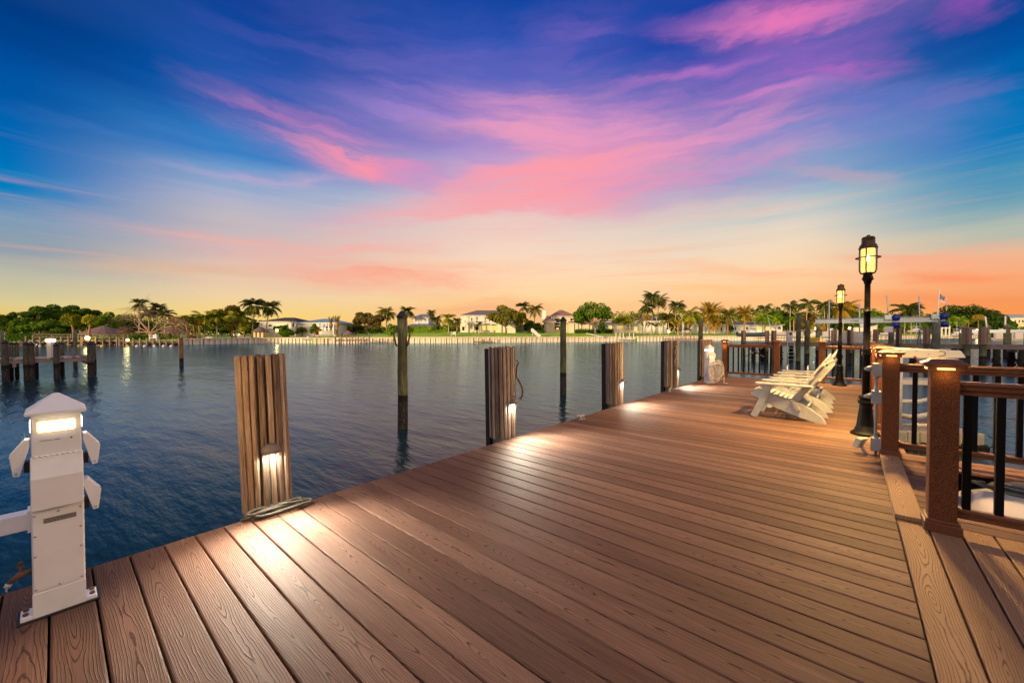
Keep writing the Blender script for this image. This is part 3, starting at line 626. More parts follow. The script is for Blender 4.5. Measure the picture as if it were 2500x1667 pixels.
# ---------------------------------------------------------------- power pedestals
def pedestal(x, y, rz, label, hose=False, near=True):
    """front faces local +X; width along Y"""
    root = thing('power_pedestal', (x, y, 0), rz, label, 'power pedestal', 'white dock power pedestals')
    mb = MB(); mb.box((-.08,0,.24), (.16,.158,.46)); mb.box((-.08,0,.68), (.155,.150,.44)); mb.build('column', M_white, root, bevel=.004)
    # cap: overhanging hip
    mb = MB(); a_ = .092; zc = .895
    vs = [(-.08-a_,-a_,zc),(-.08+a_,-a_,zc),(-.08+a_,a_,zc),(-.08-a_,a_,zc),(-.08-a_,-a_,zc+.012),(-.08+a_,-a_,zc+.012),(-.08+a_,a_,zc+.012),(-.08-a_,a_,zc+.012),(-.08,-.008,.982),(-.08,.008,.982)]
    mb.add(vs, [(0,3,2,1),(0,1,5,4),(1,2,6,5),(2,3,7,6),(3,0,4,7),(4,5,8),(5,6,9,8),(6,7,9),(7,4,8,9)], .5); mb.build('cap', M_white, root, bevel=.003)
    def rr(w, h, r, n=4):
        P = []
        for cx, cy, a0 in ((w/2-r,h/2-r,0),(-w/2+r,h/2-r,pi/2),(-w/2+r,-h/2+r,pi),(w/2-r,-h/2+r,1.5*pi)):
            for i in range(n+1): an = a0+pi/2*i/n; P.append((cx+r*cos(an), cy+r*sin(an)))
        return P
    mb = MB(); mb.prism(rr(.112,.046,.008), 0, .006, 'x', off=(-.003,0,.842)); pn = mb.build('light_panel', G_warm, root)
    mb = MB(); mb.prism(rr(.122,.056,.012), -.001, .002, 'x', off=(-.003,0,.842)); mb.build('amber_halo_ring', G_halo, pn)  # glowing ring added for the amber halo round the light panel
    P = rr(.112,.046,.008)
    for s in (-1,1): mb = MB(); mb.prism(P, s*.075-.003, s*.075+.003, 'y', off=(-.08,0,.842)); mb.build('side_light_panel', G_warm, root)
    # hinged outlet cover: slanted top, sheer face
    mb = MB(); mb.prism([(-.006,.475),(.030,.482),(.034,.620),(.004,.712),(-.006,.712)], -.078, .078, 'y'); cv = mb.build('outlet_cover', M_white, root, bevel=.003)
    mb = MB()
    for i in range(9): mb.tube([(.006,-.070+.0165*i,.713),(.006,-.058+.0165*i,.713)], .0035, 6)
    mb.build('hinge', M_white, cv)
    # side socket flaps
    for s, zt in ((-1,.790),(1,.790),(1,.575)):
        mb = MB(); poly = [(0,zt),(.014,zt),(.056,zt-.062),(.046,zt-.150),(.028,zt-.152),(0,zt-.03)]
        poly = [(s*(p_+.079), q_) for p_, q_ in poly]
        mb.prism([(q_[0], q_[1]) for q_ in poly], -.075, -.004, 'x'); fl = mb.build('socket_flap', M_white, root, bevel=.002)
        mb = MB(); mb.tube([(-.006,s*.116,zt-.138),(-.001,s*.116,zt-.138)], .004, 8); mb.build('flap_screw', M_steel, fl)
        mb = MB(); mb.box((-.04,s*.088,zt-.12), (.05,.016,.045)); mb.build('socket', M_black, root)
    # service plate, screws, rating label
    mb = MB(); mb.box((.002,0,.292), (.006,.150,.345)); pl = mb.build('service_plate', M_white, root, bevel=.0015)
    for yy, zz in [(-.068,.455),(.0,.458),(.068,.455),(-.068,.365),(.068,.365),(-.068,.275),(.068,.275),(-.068,.13),(.0,.127),(.068,.13)]: mb = MB(); mb.ball((.006,yy,zz), .0048, 8, 5, (.6,1,1)); mb.build('screw', M_steel, pl)
    mb = MB(); mb.box((.0065,.005,.425), (.002,.098,.022)); lb = mb.build('warning_label', paint('grey_label_'+str(near), (.28,.27,.26), .5, .05), pl)
    mb = MB()
    for r_ in range(3):
        yy = -.040
        while yy < .046:
            w = R.uniform(.003,.009); mb.box((.0078,yy+w/2,.4315-.0065*r_), (.0006,w,.0026)); yy += w+.0022
    mb.build('label_print', M_black, pl)
    if near:
        mb = MB(); yy = -.048
        for ch in range(13):
            w = .0035
            if ch not in (8,): mb.box((-.0015,yy,.7795+(R.random()-.5)*.0006), (.0007,w*.8,.0045))
            yy += .0046
        mb.build('model_print', paint('faded_brown_print', (.28,.17,.11), .6), root)
        mb = MB(); mb.tube([(-.003,.043,.78),(.0,.043,.78)], .004, 8); mb.build('lens_screw', M_shade, root)
    mb = MB(); mb.box((.0,0,.055), (.008,.160,.11)); mb.build('base_skirt', M_white, root, bevel=.002)
    for s in (-1,1):
        mb = MB(); mb.box((-.04,s*.097,.012), (.085,.036,.020)); ft = mb.build('foot_bracket', M_white, root, bevel=.004)
        for xx in (-.062,-.018): mb = MB(); mb.tube([(xx,s*.100,.022),(xx,s*.100,.032)], .009, 6); mb.build('bolt', M_rust, ft)
    mb = MB(); mb.box((-.05,0,.003), (.14,.25,.005)); mb.build('base_gasket', M_black, root)
    # brass tap on the far side with its handle
    mb = MB(); T = [(-.05,-.075,.20),(-.05,-.095,.20),(-.045,-.115,.196),(-.045,-.135,.185),(-.045,-.148,.168)]
    mb.tube(T, [.010,.012,.013,.010,.009], 10); mb.tube([(-.05,-.112,.20),(-.05,-.112,.232)], .005, 6); mb.box((-.05,-.112,.240), (.008,.016,.024)); mb.ball((-.048,-.112,.197), .016, 8, 6)
    tp = mb.build('water_tap', M_rust if near else M_steel, root)
    mb = MB(); mb.tube([(-.045,-.143,.174),(-.045,-.150,.160)], .011, 8); mb.tube([(-.045,-.149,.163),(-.043,-.151,.146),(-.046,-.149,.136)], [.004,.003,.001], 5); mb.build('tap_tape', M_white2, tp)
    return root
ped = pedestal(-2.70, .005, 0, 'near white power pedestal with a glowing panel under its pyramid cap and a dripping tap')
mb = MB(); mb.box((-.09,-.40,.42), (.07,.64,.075)); mb.box((-.09,-.085,.42), (.085,.012,.10)); mb.build('side_arm', M_white, ped, bevel=.004)
lamp('pedestal_lamp', (-2.60, 0, .842), E_PED, (1,.60,.22), .04, radians(150), (1,0,-.35), .6)
lamp('pedestal_side_lamp', (-2.78, .17, .842), E_PED*1.6, (1,.60,.22), .04, radians(150), (0,1,-.25), .6)
p2w = survey(1728, 936, 0)
ped2 = pedestal(p2w.x+.05, p2w.y+.1, radians(-38), 'far white power pedestal draped with a coiled hose before the last mooring pile', near=False)
_d = Vector((cos(radians(-38)), sin(radians(-38)), 0))
lamp('pedestal_lamp', Vector((p2w.x+.05, p2w.y+.1, .842))+_d*.12, E_PED*1.3, (1,.60,.22), .04, radians(150), (_d.x,_d.y,-.4), .6)
lamp('pedestal_side_lamp', Vector((p2w.x+.05, p2w.y+.1, .842))-_d*.30+Vector((.10,.12,0)), E_PED*.6, (1,.60,.22), .05)
# hose coil hung over it
mb = MB(); fr = Vector((cos(radians(-38)), sin(radians(-38)), 0)); rt = Vector((-fr.y, fr.x, 0)); c0 = Vector((p2w.x+.05, p2w.y+.1, 0))+fr*.11
for k in range(9):
    rx = .085+.010*k; rz_ = .07+.024*k; cz = .50-.022*k; pts = []
    for i in range(25):
        an = 2*pi*i/24; pts.append(c0+rt*(rx*cos(an)+.012*sin(k*2.1))+fr*(.035+.007*k+.01*sin(an*2+k))+Vector((0,0,cz+rz_*sin(an))))
    mb.tube(pts, .011, 8, cap=False)
for dx, rr in ((.0,.19),(-.03,.215)):
    mb.tube([c0+rt*(rr*cos(2*pi*i/24)+dx)+fr*.10+Vector((0,0,.33+rr*.95*sin(2*pi*i/24))) for i in range(25)], .011, 8, cap=False)
mb.tube([c0-rt*.13+fr*.12+Vector((0,0,.55)), c0-rt*.02+fr*.13+Vector((0,0,.32)), c0+rt*.12+fr*.14+Vector((0,0,.12))], .011, 8)
mb.tube([c0+rt*.12+fr*0+Vector((0,0,.60)), c0+rt*.22+fr*.02+Vector((0,0,.54)), c0+rt*.26+fr*.02+Vector((0,0,.40)), c0+rt*.27+fr*.02+Vector((0,0,.15)), c0+rt*.27+fr*.02+Vector((0,0,.012)), c0+rt*.33+fr*.08+Vector((0,0,.012))], .012, 8)
tag(mb.build('water_hose', M_hose), 'pale water hose wound in many loops over the far white pedestal', 'hose')

# ---------------------------------------------------------------- cleats
def cleat(loc, rz, label):
    mb = MB(); M = Matrix.Rotation(rz, 3, 'Z'); L = Vector(loc)
    for s in (-1,1):
        mb.tube([L+M @ Vector((s*.035,0,0)), L+M @ Vector((s*.03,0,.03)), L+M @ Vector((s*.02,0,.05))], [.016,.012,.012], 8)
    mb.tube([L+M @ Vector((-.13,0,.075)), L+M @ Vector((-.07,0,.06)), L+M @ Vector((0,0,.054)), L+M @ Vector((.07,0,.06)), L+M @ Vector((.13,0,.075))], [.008,.012,.014,.012,.008], 8)
    mb.box(L+M @ Vector((0,0,.004)), (.12,.05,.008), M); return tag(mb.build('dock_cleat', M_steel), label, 'cleat', 'steel cleats on the deck edge')
cleat((-2.98, 5.05, 0), pi/2, 'small steel cleat on the deck edge between the second and third slatted piles')
cleat((-2.97, 8.75, 0), pi/2+.15, 'small steel cleat on the deck edge just before the pile with the curled hook')
mb = MB(); mb.tube([(-1.55,12.6,.0),(-1.5,12.62,.03),(-1.4,12.65,.03),(-1.35,12.67,0)], .012, 8); mb.box((-1.45,12.63,.004),(.22,.06,.008))
tag(mb.build('dock_cleat', M_steel), 'flat steel cleat near the gap in the far railing', 'cleat', 'steel cleats on the deck edge')

# ---------------------------------------------------------------- railings
def rail_post(root, x, y, h=1.02, w=.127, lit=(1,1,1,1), base=True):
    mb = MB(); mb.box((x,y,h/2), (w,w,h)); po = mb.build('post', M_rail, root, bevel=.004)
    if base:
        mb = MB(); mb.box((x,y,.03), (w+.042,w+.042,.06)); mb.box((x,y,.068), (w+.022,w+.022,.018)); mb.build('post_skirt', M_rail2, po, bevel=.005)
    mb = MB(); mb.box((x,y,h+.012), (w+.028,w+.028,.024)); mb.box((x,y,h+.030),(w+.055,w+.055,.014))
    q = (w+.075)/2; vs = []
    for s_, z_ in ((q,h+.037),(q,h+.047),(q*.80,h+.058),(q*.62,h+.074)):
        for a_, b_ in ((-1,-1),(1,-1),(1,1),(-1,1)): vs.append((x+a_*s_, y+b_*s_, z_))
    fs = [(3,2,1,0),(12,13,14,15)]+[(l*4+j, l*4+(j+1)%4, (l+1)*4+(j+1)%4, (l+1)*4+j) for l in range(3) for j in range(4)]
    mb.add(vs, fs, .5); cp = mb.build('post_cap', M_rail2, po, bevel=.003)
    if any(lit):
        mb = MB(); e = (w+.028)/2+.0025
        for i, (dx, dy) in enumerate(((0,-1),(1,0),(0,1),(-1,0))):
            if lit[i]: mb.box((x+dx*e, y+dy*e, h+.014), (.076 if dx == 0 else .005, .005 if dx == 0 else .076, .010))
        mb.build('cap_light', G_cap, po)
    return po
def rail_panel(root, p0, p1, nb, top=.955, low=.10, first=.09, inset=.066):
    p0 = Vector((*p0,0)); p1 = Vector((*p1,0)); d = (p1-p0); L = d.length; d.normalize(); a_ = p0+d*inset; b_ = p1-d*inset; n_ = Vector((-d.y,d.x,0))
    def prof(name, P, z):
        mb = MB(); vs = []
        for q in (a_, b_):
            for (s_, h_) in P: vs.append(q+n_*s_+Vector((0,0,z+h_)))
        k = len(P); mb.add(vs, [tuple(range(k))[::-1], tuple(range(k,2*k))]+[(i,(i+1)%k,k+(i+1)%k,k+i) for i in range(k)], .5); return mb.build(name, M_rail2, root, bevel=.003)
    prof('top_rail', [(-.018,-.085),(.018,-.085),(.018,-.062),(.030,-.052),(.030,-.030),(.040,-.022),(.040,-.010),(.026,0),(-.026,0),(-.040,-.010),(-.040,-.022),(-.030,-.030),(-.030,-.052),(-.018,-.062)], top)
    prof('bottom_rail', [(-.020,0),(.020,0),(.020,.030),(.028,.036),(.028,.052),(.018,.062),(-.018,.062),(-.028,.052),(-.028,.036),(-.020,.030)], low)
    s = first
    for i in range(nb):
        if s > L-.07: break
        c = p0+d*s; mb = MB(); mb.box((c.x,c.y,(top-.08+low+.06)/2), (.036,.036,top-.14-low), rz=atan2(d.y,d.x)); mb.build('baluster', M_balu, root, bevel=.003); s += .131
def railing(label, posts, panels, lit=(1,1,1,1)):
    r = thing('deck_railing', (posts[0][0], posts[0][1], 0), 0, label, 'railing', 'brown deck railings with black balusters')
    lo = Matrix.Translation((-posts[0][0], -posts[0][1], 0)); kids0 = set(bpy.data.objects)
    for q in posts: rail_post(r, q[0], q[1], lit=q[2] if len(q) > 2 else lit)
    for q in panels: rail_panel(r, *q)
    for o in bpy.data.objects:
        if o not in kids0 and o.parent == r: o.data.transform(lo); [c.data.transform(lo) or [g.data.transform(lo) for g in bpy.data.objects if g.parent == c] for c in bpy.data.objects if c.parent == o]
    return r
F = (1,0,0,0)
railing('nearest brown railing, its big lit post standing at the end of the cover board', [(.455,3.70)], [((.455,3.70),(6.0,3.70),18,.955,.10,.105)])
railing('railing starting at the post with the grey electrical boxes, behind the cream fiberglass stand', [(.318,5.57)], [((.318,5.57),(6.0,5.57),18,.955,.10,.175)])
XE = .335
railing('long railing of five lit posts running away behind the nearer street lamp', [(XE,7.1),(XE,8.68),(XE,10.22),(XE,11.6),(XE,12.9)], [((XE,7.1),(XE,8.68),20),((XE,8.68),(XE,10.22),20),((XE,10.22),(XE,11.6),20),((XE,11.6),(XE,12.9),20)])
railing('far railing panel between the hose-draped pedestal and the ladder gap', [(-2.80,12.9),(-1.52,12.9,(0,0,0,0))], [((-2.80,12.9),(-1.52,12.9),20)])
railing('far railing panel behind the farther black street lamp, right of the ladder gap', [(-.55,12.9,(0,0,0,0))], [((-.55,12.9),(XE,12.9),20)])
for y in (5.57,): pass
lamp('cap_lamp', (.455,3.60,1.0), .5, (1,.55,.15), .05); lamp('cap_lamp', (.318,5.47,1.0), .6, (1,.55,.15), .05)
for y in (8.5,10.0,11.5): lamp('cap_lamp', (XE-.12,y,.95), 2.2, (1,.50,.12), .05)
lamp('cap_lamp', (-2.80,12.78,.9), 1.5, (1,.55,.15), .05)
# ladder with steel hand hoops in the gap
mb = MB()
r_ = thing('swim_ladder', (-1.05,13.0,0), 0, 'steel swim ladder with two hand hoops in the gap of the far railing', 'ladder')
for s in (-1,1):
    mb = MB(); mb.tube([(s*.22,-.30,0),(s*.22,-.28,.30),(s*.22,-.18,.42),(s*.22,-.02,.42),(s*.22,.08,.30),(s*.22,.10,0),(s*.22,.10,-1.6)], .02, 10); mb.build('hand_hoop', M_steel, r_)
mb = MB(); [mb.box((0,.10,-.2-.28*i),(.44,.05,.03)) for i in range(5)]; mb.build('rungs', M_steel, r_)
for c in bpy.data.objects:
    pass

# ---------------------------------------------------------------- street lamps
def street_lamp(x, y, rz, label, e):
    root = thing('street_lamp', (x, y, 0), rz, label, 'street lamp', 'black lantern lamps on the deck')
    mb = MB(); N = 20
    mb.lathe([(.190,0),(.190,.020),(.176,.026),(.165,.040),(.138,.055),(.132,.09),(.120,.10),(.115,.13),(.082,.36),(.082,.40),(.100,.407),(.102,.430),(.080,.445),(.078,.460),(.094,.470),(.094,.492),(.066,.508),(.056,.52)], N, flute=(.10,.36)); mb.build('lamp_base', M_iron, root)
    mb = MB(); mb.lathe([(.050,.50),(.047,1.02),(.055,1.03),(.056,1.05),(.049,1.06),(.055,1.085),(.055,1.11),(.047,1.12),(.043,1.58),(.050,1.585),(.050,1.60),(.043,1.605),(.039,1.66),(.037,1.93),(.036,1.955)], N, flute=(1.13,1.9)); mb.build('pole', M_iron, root)
    mb = MB(); mb.lathe([(.037,1.945),(.046,1.955),(.05,1.985),(.058,1.99),(.066,2.0),(.066,2.04),(.058,2.05),(.058,2.085)], 16)
    mb.tube([(-.08,0,2.012),(.08,0,2.012)], .006, 6); mb.build('collar', M_iron, root)
    ln = MB(); ln.lathe([(.050,2.094),(.068,2.10),(.078,2.118),(.081,2.14),(.081,2.42)], 20); gl = ln.build('lantern_glass', G_lantern, root)
    mb = MB(); [mb.tube([(.045*cos(a_),.045*sin(a_),2.080),(.085*cos(a_),.085*sin(a_),2.088),(.103*cos(a_),.103*sin(a_),2.12),(.105*cos(a_),.105*sin(a_),2.20),(.105*cos(a_),.105*sin(a_),2.42)], .010, 6) for a_ in [pi/4+i*pi/2+.25 for i in range(4)]]
    mb.tube([(.155*cos(2*pi*i/24),.155*sin(2*pi*i/24),2.285) for i in range(25)], .0065, 6, cap=False)
    for a_ in [pi/4+i*pi/2+.25 for i in range(4)]: mb.tube([(.100*cos(a_),.100*sin(a_),2.285),(.158*cos(a_),.158*sin(a_),2.285)], .006, 6)
    mb.lathe([(.030,2.080),(.060,2.086),(.060,2.098),(.030,2.104)], 16); mb.build('lantern_cage', M_bronze, root)
    mb = MB(); mb.lathe([(.118,2.400),(.122,2.415),(.112,2.425),(.108,2.445),(.086,2.465),(.084,2.53),(.088,2.535),(.070,2.552),(.024,2.562),(.022,2.575),(.001,2.577)], 20); mb.build('lantern_cap', M_bronze, root)
    mb = MB(); mb.ball((0,0,2.28), .028, 10, 8, (1,1,1.5)); mb.build('bulb', G_bulb, gl)
    root.scale = (.77,.77,.962)
    for a_ in range(4):
        dx, dy = cos(a_*pi/2+.6), sin(a_*pi/2+.6); lamp('lantern_lamp', (.185*dx,.185*dy,2.27), e, (1,.60,.18), .05, radians(168), (dx,dy,-.55), .35, parent=root)
    return root
L1 = street_lamp(.155, 6.60, .3, 'nearer black street lamp with a lit amber lantern beside the grey electrical boxes', E_LAMP)
L2 = street_lamp(-.19, 12.55, .9, 'farther black street lamp with a lit amber lantern behind the white chairs', E_LAMP2)

# ---------------------------------------------------------------- electrical boxes and flood light on the second post
r_ = thing('electrical_conduit', (.318,5.57,0), 0, 'three grey electrical boxes joined by grey pipe on the left face of a brown post', 'electrical conduit')
cx = -.108; cy = -.028
for z in (.885,.60,.115):
    mb = MB(); mb.box((cx,cy,z),(.075,.062,.135)); mb.box((cx+.005,cy-.034,z),(.072,.008,.130)); b_ = mb.build('junction_box', M_grey, r_, bevel=.004)
mb = MB(); mb.tube([(cx,cy,.05),(cx,cy,.82)], .0135, 10); mb.lathe([(.02,.655),(.02,.69)], 10, (cx,cy,0)); mb.lathe([(.02,.80),(.02,.83)], 10, (cx,cy,0)); mb.lathe([(.02,.17),(.02,.20)], 10, (cx,cy,0)); mb.build('pipe', M_grey, r_)
for z in (.885,.60):
    mb = MB(); mb.tube([(cx-.035,cy,z+.01),(cx-.07,cy,z+.005),(cx-.095,cy,z+.0)], [.032,.024,.010], 10); mb.build('plug_cover', M_grey, r_)
mb = MB(); mb.tube([(cx,cy,.05),(cx+.01,cy,-.03)], .010, 8); mb.build('cable', M_black, r_)
r_ = thing('flood_light', (.10,5.52,0), -.5, 'small beige flood light tilted on the deck against the lamp post base', 'flood light')
mb = MB(); M = Matrix.Rotation(.35, 3, 'Y'); mb.box((-.02,0,.11),(.055,.085,.10),M); [mb.box(M @ Vector((.03,0,-.05+.02*i))+Vector((-.02,0,.13)),(.03,.096,.006),M) for i in range(6)]; mb.build('housing', M_float, r_, bevel=.005)
mb = MB(); mb.tube([(0,0,.07),(.02,0,.03),(.05,0,.0)], .012, 8); mb.build('bracket', M_grey, r_)
mb = MB(); mb.tube([(.13,5.50,.06),(.17,5.44,.012),(.20,5.36,.006),(.22,5.33,.006)], .004, 6); tag(mb.build('red_wire', M_redhose), 'thin red wire curling down beside the flood light to the deck', 'wire')

# ---------------------------------------------------------------- adirondack chairs
def chair(label, x, y, rz):
    root = thing('adirondack_chair', (x, y, 0), rz, label, 'garden chair', 'white adirondack chairs in a row')
    W2 = .26
    # profile coordinate s = distance forward (toward local -X) from the foot of the runner
    def runner(side):
        mb = MB(); P = [(0,0),(.12,0),(.30,.055),(.47,.115),(.62,.175),(.78,.262),(.90,.325),(.915,.350),(.88,.400),(.80,.395),(.70,.365),(.58,.322),(.46,.288),(.36,.272),(.26,.240),(.16,.180),(.07,.110),(.015,.045)]
        mb.prism([(-s_, h_) for s_, h_ in P], side*W2-.011, side*W2+.011, 'y', M=None); return mb.build('side_runner', M_chair, root, bevel=.003)
    for sd in (-1,1):
        runner(sd)
        mb = MB(); mb.bar((-.875,sd*(W2+.022),.0),(-.665,sd*(W2+.022),.500), .088, .022, (0,1,0)); mb.build('front_leg', M_chair, root, bevel=.002)
        # arm: tapered plank
        mb = MB(); P = [(-.86,-.03),(-.85,-.06),(-.80,-.072),(-.55,-.072),(-.24,-.045),(-.16,-.03),(-.16,.025),(-.55,.055),(-.82,.055),(-.855,.03)]
        mb.prism([(a_, sd*(b_ if sd > 0 else b_)+sd*(W2+.03)) for a_, b_ in P] if sd > 0 else [(a_, sd*b_+sd*(W2+.03)) for a_, b_ in P][::-1], .498, .524, 'z')
        ar = mb.build('armrest', M_chair, root, bevel=.004)
        mb = MB(); mb.prism([(-.60-.085*cos(pi*i/10)-.11, .497-.085*sin(pi*i/10)) for i in range(11)], sd*(W2+.045), sd*(W2+.067), 'y'); mb.build('arm_bracket', M_chair, ar, bevel=.002)
        mb = MB(); mb.bar((-.40,sd*(W2+.025),.30),(-.31,sd*(W2+.025),.155), .045, .018, (0,1,0)); mb.build('link_strut', M_chair, root, bevel=.002)
        mb = MB(); [mb.tube([(a_,sd*(W2+.022),z_),(a_,sd*(W2+.05),z_)], .008, 8) for a_, z_ in ((-.40,.295),(-.315,.165))]; mb.tube([(-.71,sd*(W2+.03),.475),(-.71,sd*(W2+.075),.475)], .009, 8); mb.build('bolts', M_steel, root)
        mb = MB(); mb.bar((-.405,sd*(W2-.022),.22),(-.02,sd*(W2-.005),.80), .085, .020, (0,1,0)); mb.build('back_upright', M_chair, root, bevel=.002)
    seat = [(.895,.345,1.25),(.885,.392,.9),(.82,.410,.25),(.745,.388,-.30),(.68,.368,-.30),(.617,.345,-.33),(.555,.325,-.30),(.495,.308,-.25),(.437,.298,-.12)]
    for s_, h_, an in seat:
        M = Matrix.Rotation(-an if an > .5 else an*-1, 3, 'Y'); mb = MB(); mb.box((-s_,0,h_), (.043,.545,.018), Matrix.Rotation(-an, 3, 'Y')); mb.build('seat_slat', M_chair, root, bevel=.003)
    # fan back: seven slats
    p0 = Vector((-.425,0,.285)); d = Vector((.455,0,.69)); L0 = d.length; d.normalize(); nrm = d.cross(Vector((0,1,0)))
    for i in range(7):
        k = (i-3)/3; Ln = L0*(1-.16*k*k); y0 = k*.190; y1 = k*.262; w0 = .055; w1 = .078
        vs = []; 
        segs = [(0,w0*.86),(.5,(w0+w1)/2*.86),(.93,w1*.88),(1,w1*.5)]
        for f_, w_ in segs:
            c = p0+d*Ln*f_+Vector((0,y0+(y1-y0)*f_,0))+nrm*(-.018*k*k)
            for q, o_ in ((-1,-.009),(1,-.009),(1,.009),(-1,.009)): vs.append(c+Vector((0,q*w_/2,0))+nrm*o_)
        fs = [(0,1,2,3)[::-1],(12,13,14,15)]+[(l*4+j,l*4+(j+1)%4,(l+1)*4+(j+1)%4,(l+1)*4+j) for l in range(3) for j in range(4)]
        mb = MB(); mb.add(vs, fs); mb.build('back_slat', M_chair, root, bevel=.003)
    for f_, w_ in ((.12,.44),(.52,.56),(.80,.46)):
        c = p0+d*L0*f_-nrm*.034 if False else p0+d*L0*f_+nrm*(.03 if nrm.x > 0 else -.03)
        mb = MB(); mb.bar(c+Vector((0,-w_/2,0)), c+Vector((0,w_/2,0)), .06, .024, nrm); mb.build('back_rail', M_chair, root, bevel=.003)
    mb = MB(); mb.box((-.215,0,.20),(.028,.50,.085),Matrix.Rotation(.25,3,'Y')); mb.build('rear_stretcher', M_chair, root, bevel=.003)
    return root
CH = chair('nearest of three white adirondack chairs, its mildewed side runner facing the camera', -.232, 7.245, radians(-1))
dup(CH, (-.19, 8.29, 0), radians(1), 'middle white adirondack chair, between the two other white chairs')
dup(CH, (-.20, 9.40, 0), radians(-2), 'farthest white adirondack chair, on the railing and ladder side of the row')
# ---------------------------------------------------------------- free standing pilings in the water
def pole(px, Z, wpx, toppy, label, cap='cone', mat=None, extra=None, group='free standing mooring poles', name='mooring_pole', lean=0, xyz=None, top=None, dia=None):
    c = at(px, Z) if xyz is None else Vector(xyz); z1 = level(toppy, Z, px) if top is None else top; r = (wpx*Z/FPX/2/sqrt(1+((px-1250)/FPX)**2)) if dia is None else dia/2
    root = thing(name, (c.x, c.y, 0), TH, label, 'mooring pole' if name == 'mooring_pole' else 'piling', group)
    ch = r*1.15 if cap == 'cone' else .0
    mb = MB(); pts = [(lean*(q/4)*.1+R.uniform(-.008,.008), R.uniform(-.008,.008), WATER-1.2+(z1-ch-WATER+1.2)*q/6) for q in range(7)]
    mb.tube(pts, [r*1.06,r*1.05,r*1.03,r*1.01,r,r*.98,r*.96], 18, cap=True); mb.build('piling', mat or M_pile, root)
    if cap == 'cone':
        mb = MB(); mb.lathe([(r*1.10,z1-ch-.05),(r*1.14,z1-ch),(r*1.02,z1-ch+.02),(.012,z1),(.001,z1+.002)], 14, (pts[-1][0],pts[-1][1],0), smooth=False); mb.build('pile_cap', M_capblk, root)
    return root
q = pole(982, 9.58, 24.5, 758, 'tall green mooring pole with a black cone cap and two rope hooks, left of center')
mb = MB(); zt = level(800, 9.58)
for s in (-1,1): mb.tube([(s*.12,-.04,.96),(s*.15,-.04,1.02),(s*.19,-.04,1.22),(s*.20,-.04,1.38)], [.02,.026,.022,.010], 8); 
mb.build('rope_hooks', M_rust, q)
pole(1375, 15.12, 15.3, 772.5, 'green mooring pole with a black cone cap, right of the second slatted pile')
q = pole(442, 28.7, 11, 823, 'short rust-stained mooring pole with a small white number plate, alone in open water', cap='', mat=M_pile_rust)
mb = MB(); zt = level(823, 28.7); mb.lathe([(.06,zt-.02),(.06,zt+.01)], 10); mb.box((0,0,zt+.08),(.13,.02,.15)); sg = mb.build('number_plate', M_white2, q)
mb = MB(); [mb.box((-.03+.03*i,-.012,zt+.08),(.02,.004,.06)) for i in range(3)]; mb.build('plate_digits', M_black, q)
pole(1710.5, 28., 11.5, 780, 'tall green pole without a cap just left of the last slatted pile', cap='')
pole(1949.5, 21.7, 12.8, 767, 'tall green uncapped pole beside the grey ladder of the dock behind', cap='')
pole(1971.5, 30., 11, 782, 'tall green pole beside the yellow-lit tree, behind a brown wrapped pile', cap='')
pole(1996.5, 36., 11, 789, 'grey green pole holding the left end of the pale boat-lift beam', cap='', mat=M_pile_grey)
pole(2286, 27.5, 22, 787, 'thick dark pole holding the right end of the pale boat-lift beam', cap='', mat=M_pile_grey)
pole(2176, 30.5, 15, 797, 'weathered grey pole under the blue lift motor in the middle of the beam', cap='', mat=M_pile_grey)
pole(4.5, 27, 9.5, 806, 'tall grey pole at the very left edge of the photo', cap='', mat=M_pile_grey)
pole(182.5, 27.5, 11, 805.5, 'tall grey pole without a cap behind the left dock', cap='', mat=M_pile_grey)

# ---------------------------------------------------------------- neighbour's dock on the left
def slab_dock(name, x0, x1, y0, y1, z, label, along='x', edge=.16, mat=None):
    root = thing(name, ((x0+x1)/2, (y0+y1)/2, 0), 0, label, 'dock'); ox, oy = (x0+x1)/2, (y0+y1)/2
    mb = MB(); p = .15
    if along == 'x':
        n = int((y1-y0)/p)
        for i in range(n): mb.box((0, y0-oy+p*(i+.5), z-.02), (x1-x0, p-.012, .04))
    else:
        n = int((x1-x0)/p)
        for i in range(n): mb.box((x0-ox+p*(i+.5), 0, z-.02), (p-.012, y1-y0, .04))
    mb.build('deck_boards', mat or M_plank, root)
    mb = MB(); w, l = x1-x0, y1-y0
    for s in (-1,1): mb.box((s*(w/2-.03),0,z-.045-edge/2), (.05,l,edge)); mb.box((0,s*(l/2-.03),z-.045-edge/2), (w-.12,.05,edge))
    mb.build('rim_joist', M_plank, root)
    mb = MB(); k = max(2, int((l if along == 'x' else w)/2.2))
    for i in range(k+1):
        if along == 'x': mb.box((0,-l/2+.3+(l-.6)*i/k,z-.045-edge-.09), (w+.25,.12,.17))
        else: mb.box((-w/2+.3+(w-.6)*i/k,0,z-.045-edge-.09), (.12,l+.25,.17))
    mb.build('cross_beams', M_plank, root); return root
LX0, LX1, LY1 = -34.4, -31.1, 1.45
slab_dock('side_dock', LX0, LX1, -16, LY1, 0.02, 'weathered plank dock on round pilings in the water at the far left', along='x')
def lp(px, y_or, front=True, toppy=831, lab='', cap='cone', Z=None, w=17):
    a, wd, u = _ray(px, 850); x, y = _xy(a, wd); X = LX1+.18 if front else LX0-.18; k = X/x; Zc = wd*k
    return pole(px, Zc, w, toppy, lab, cap=cap, mat=M_pile_old, group='capped pilings of the left dock', name='dock_piling')
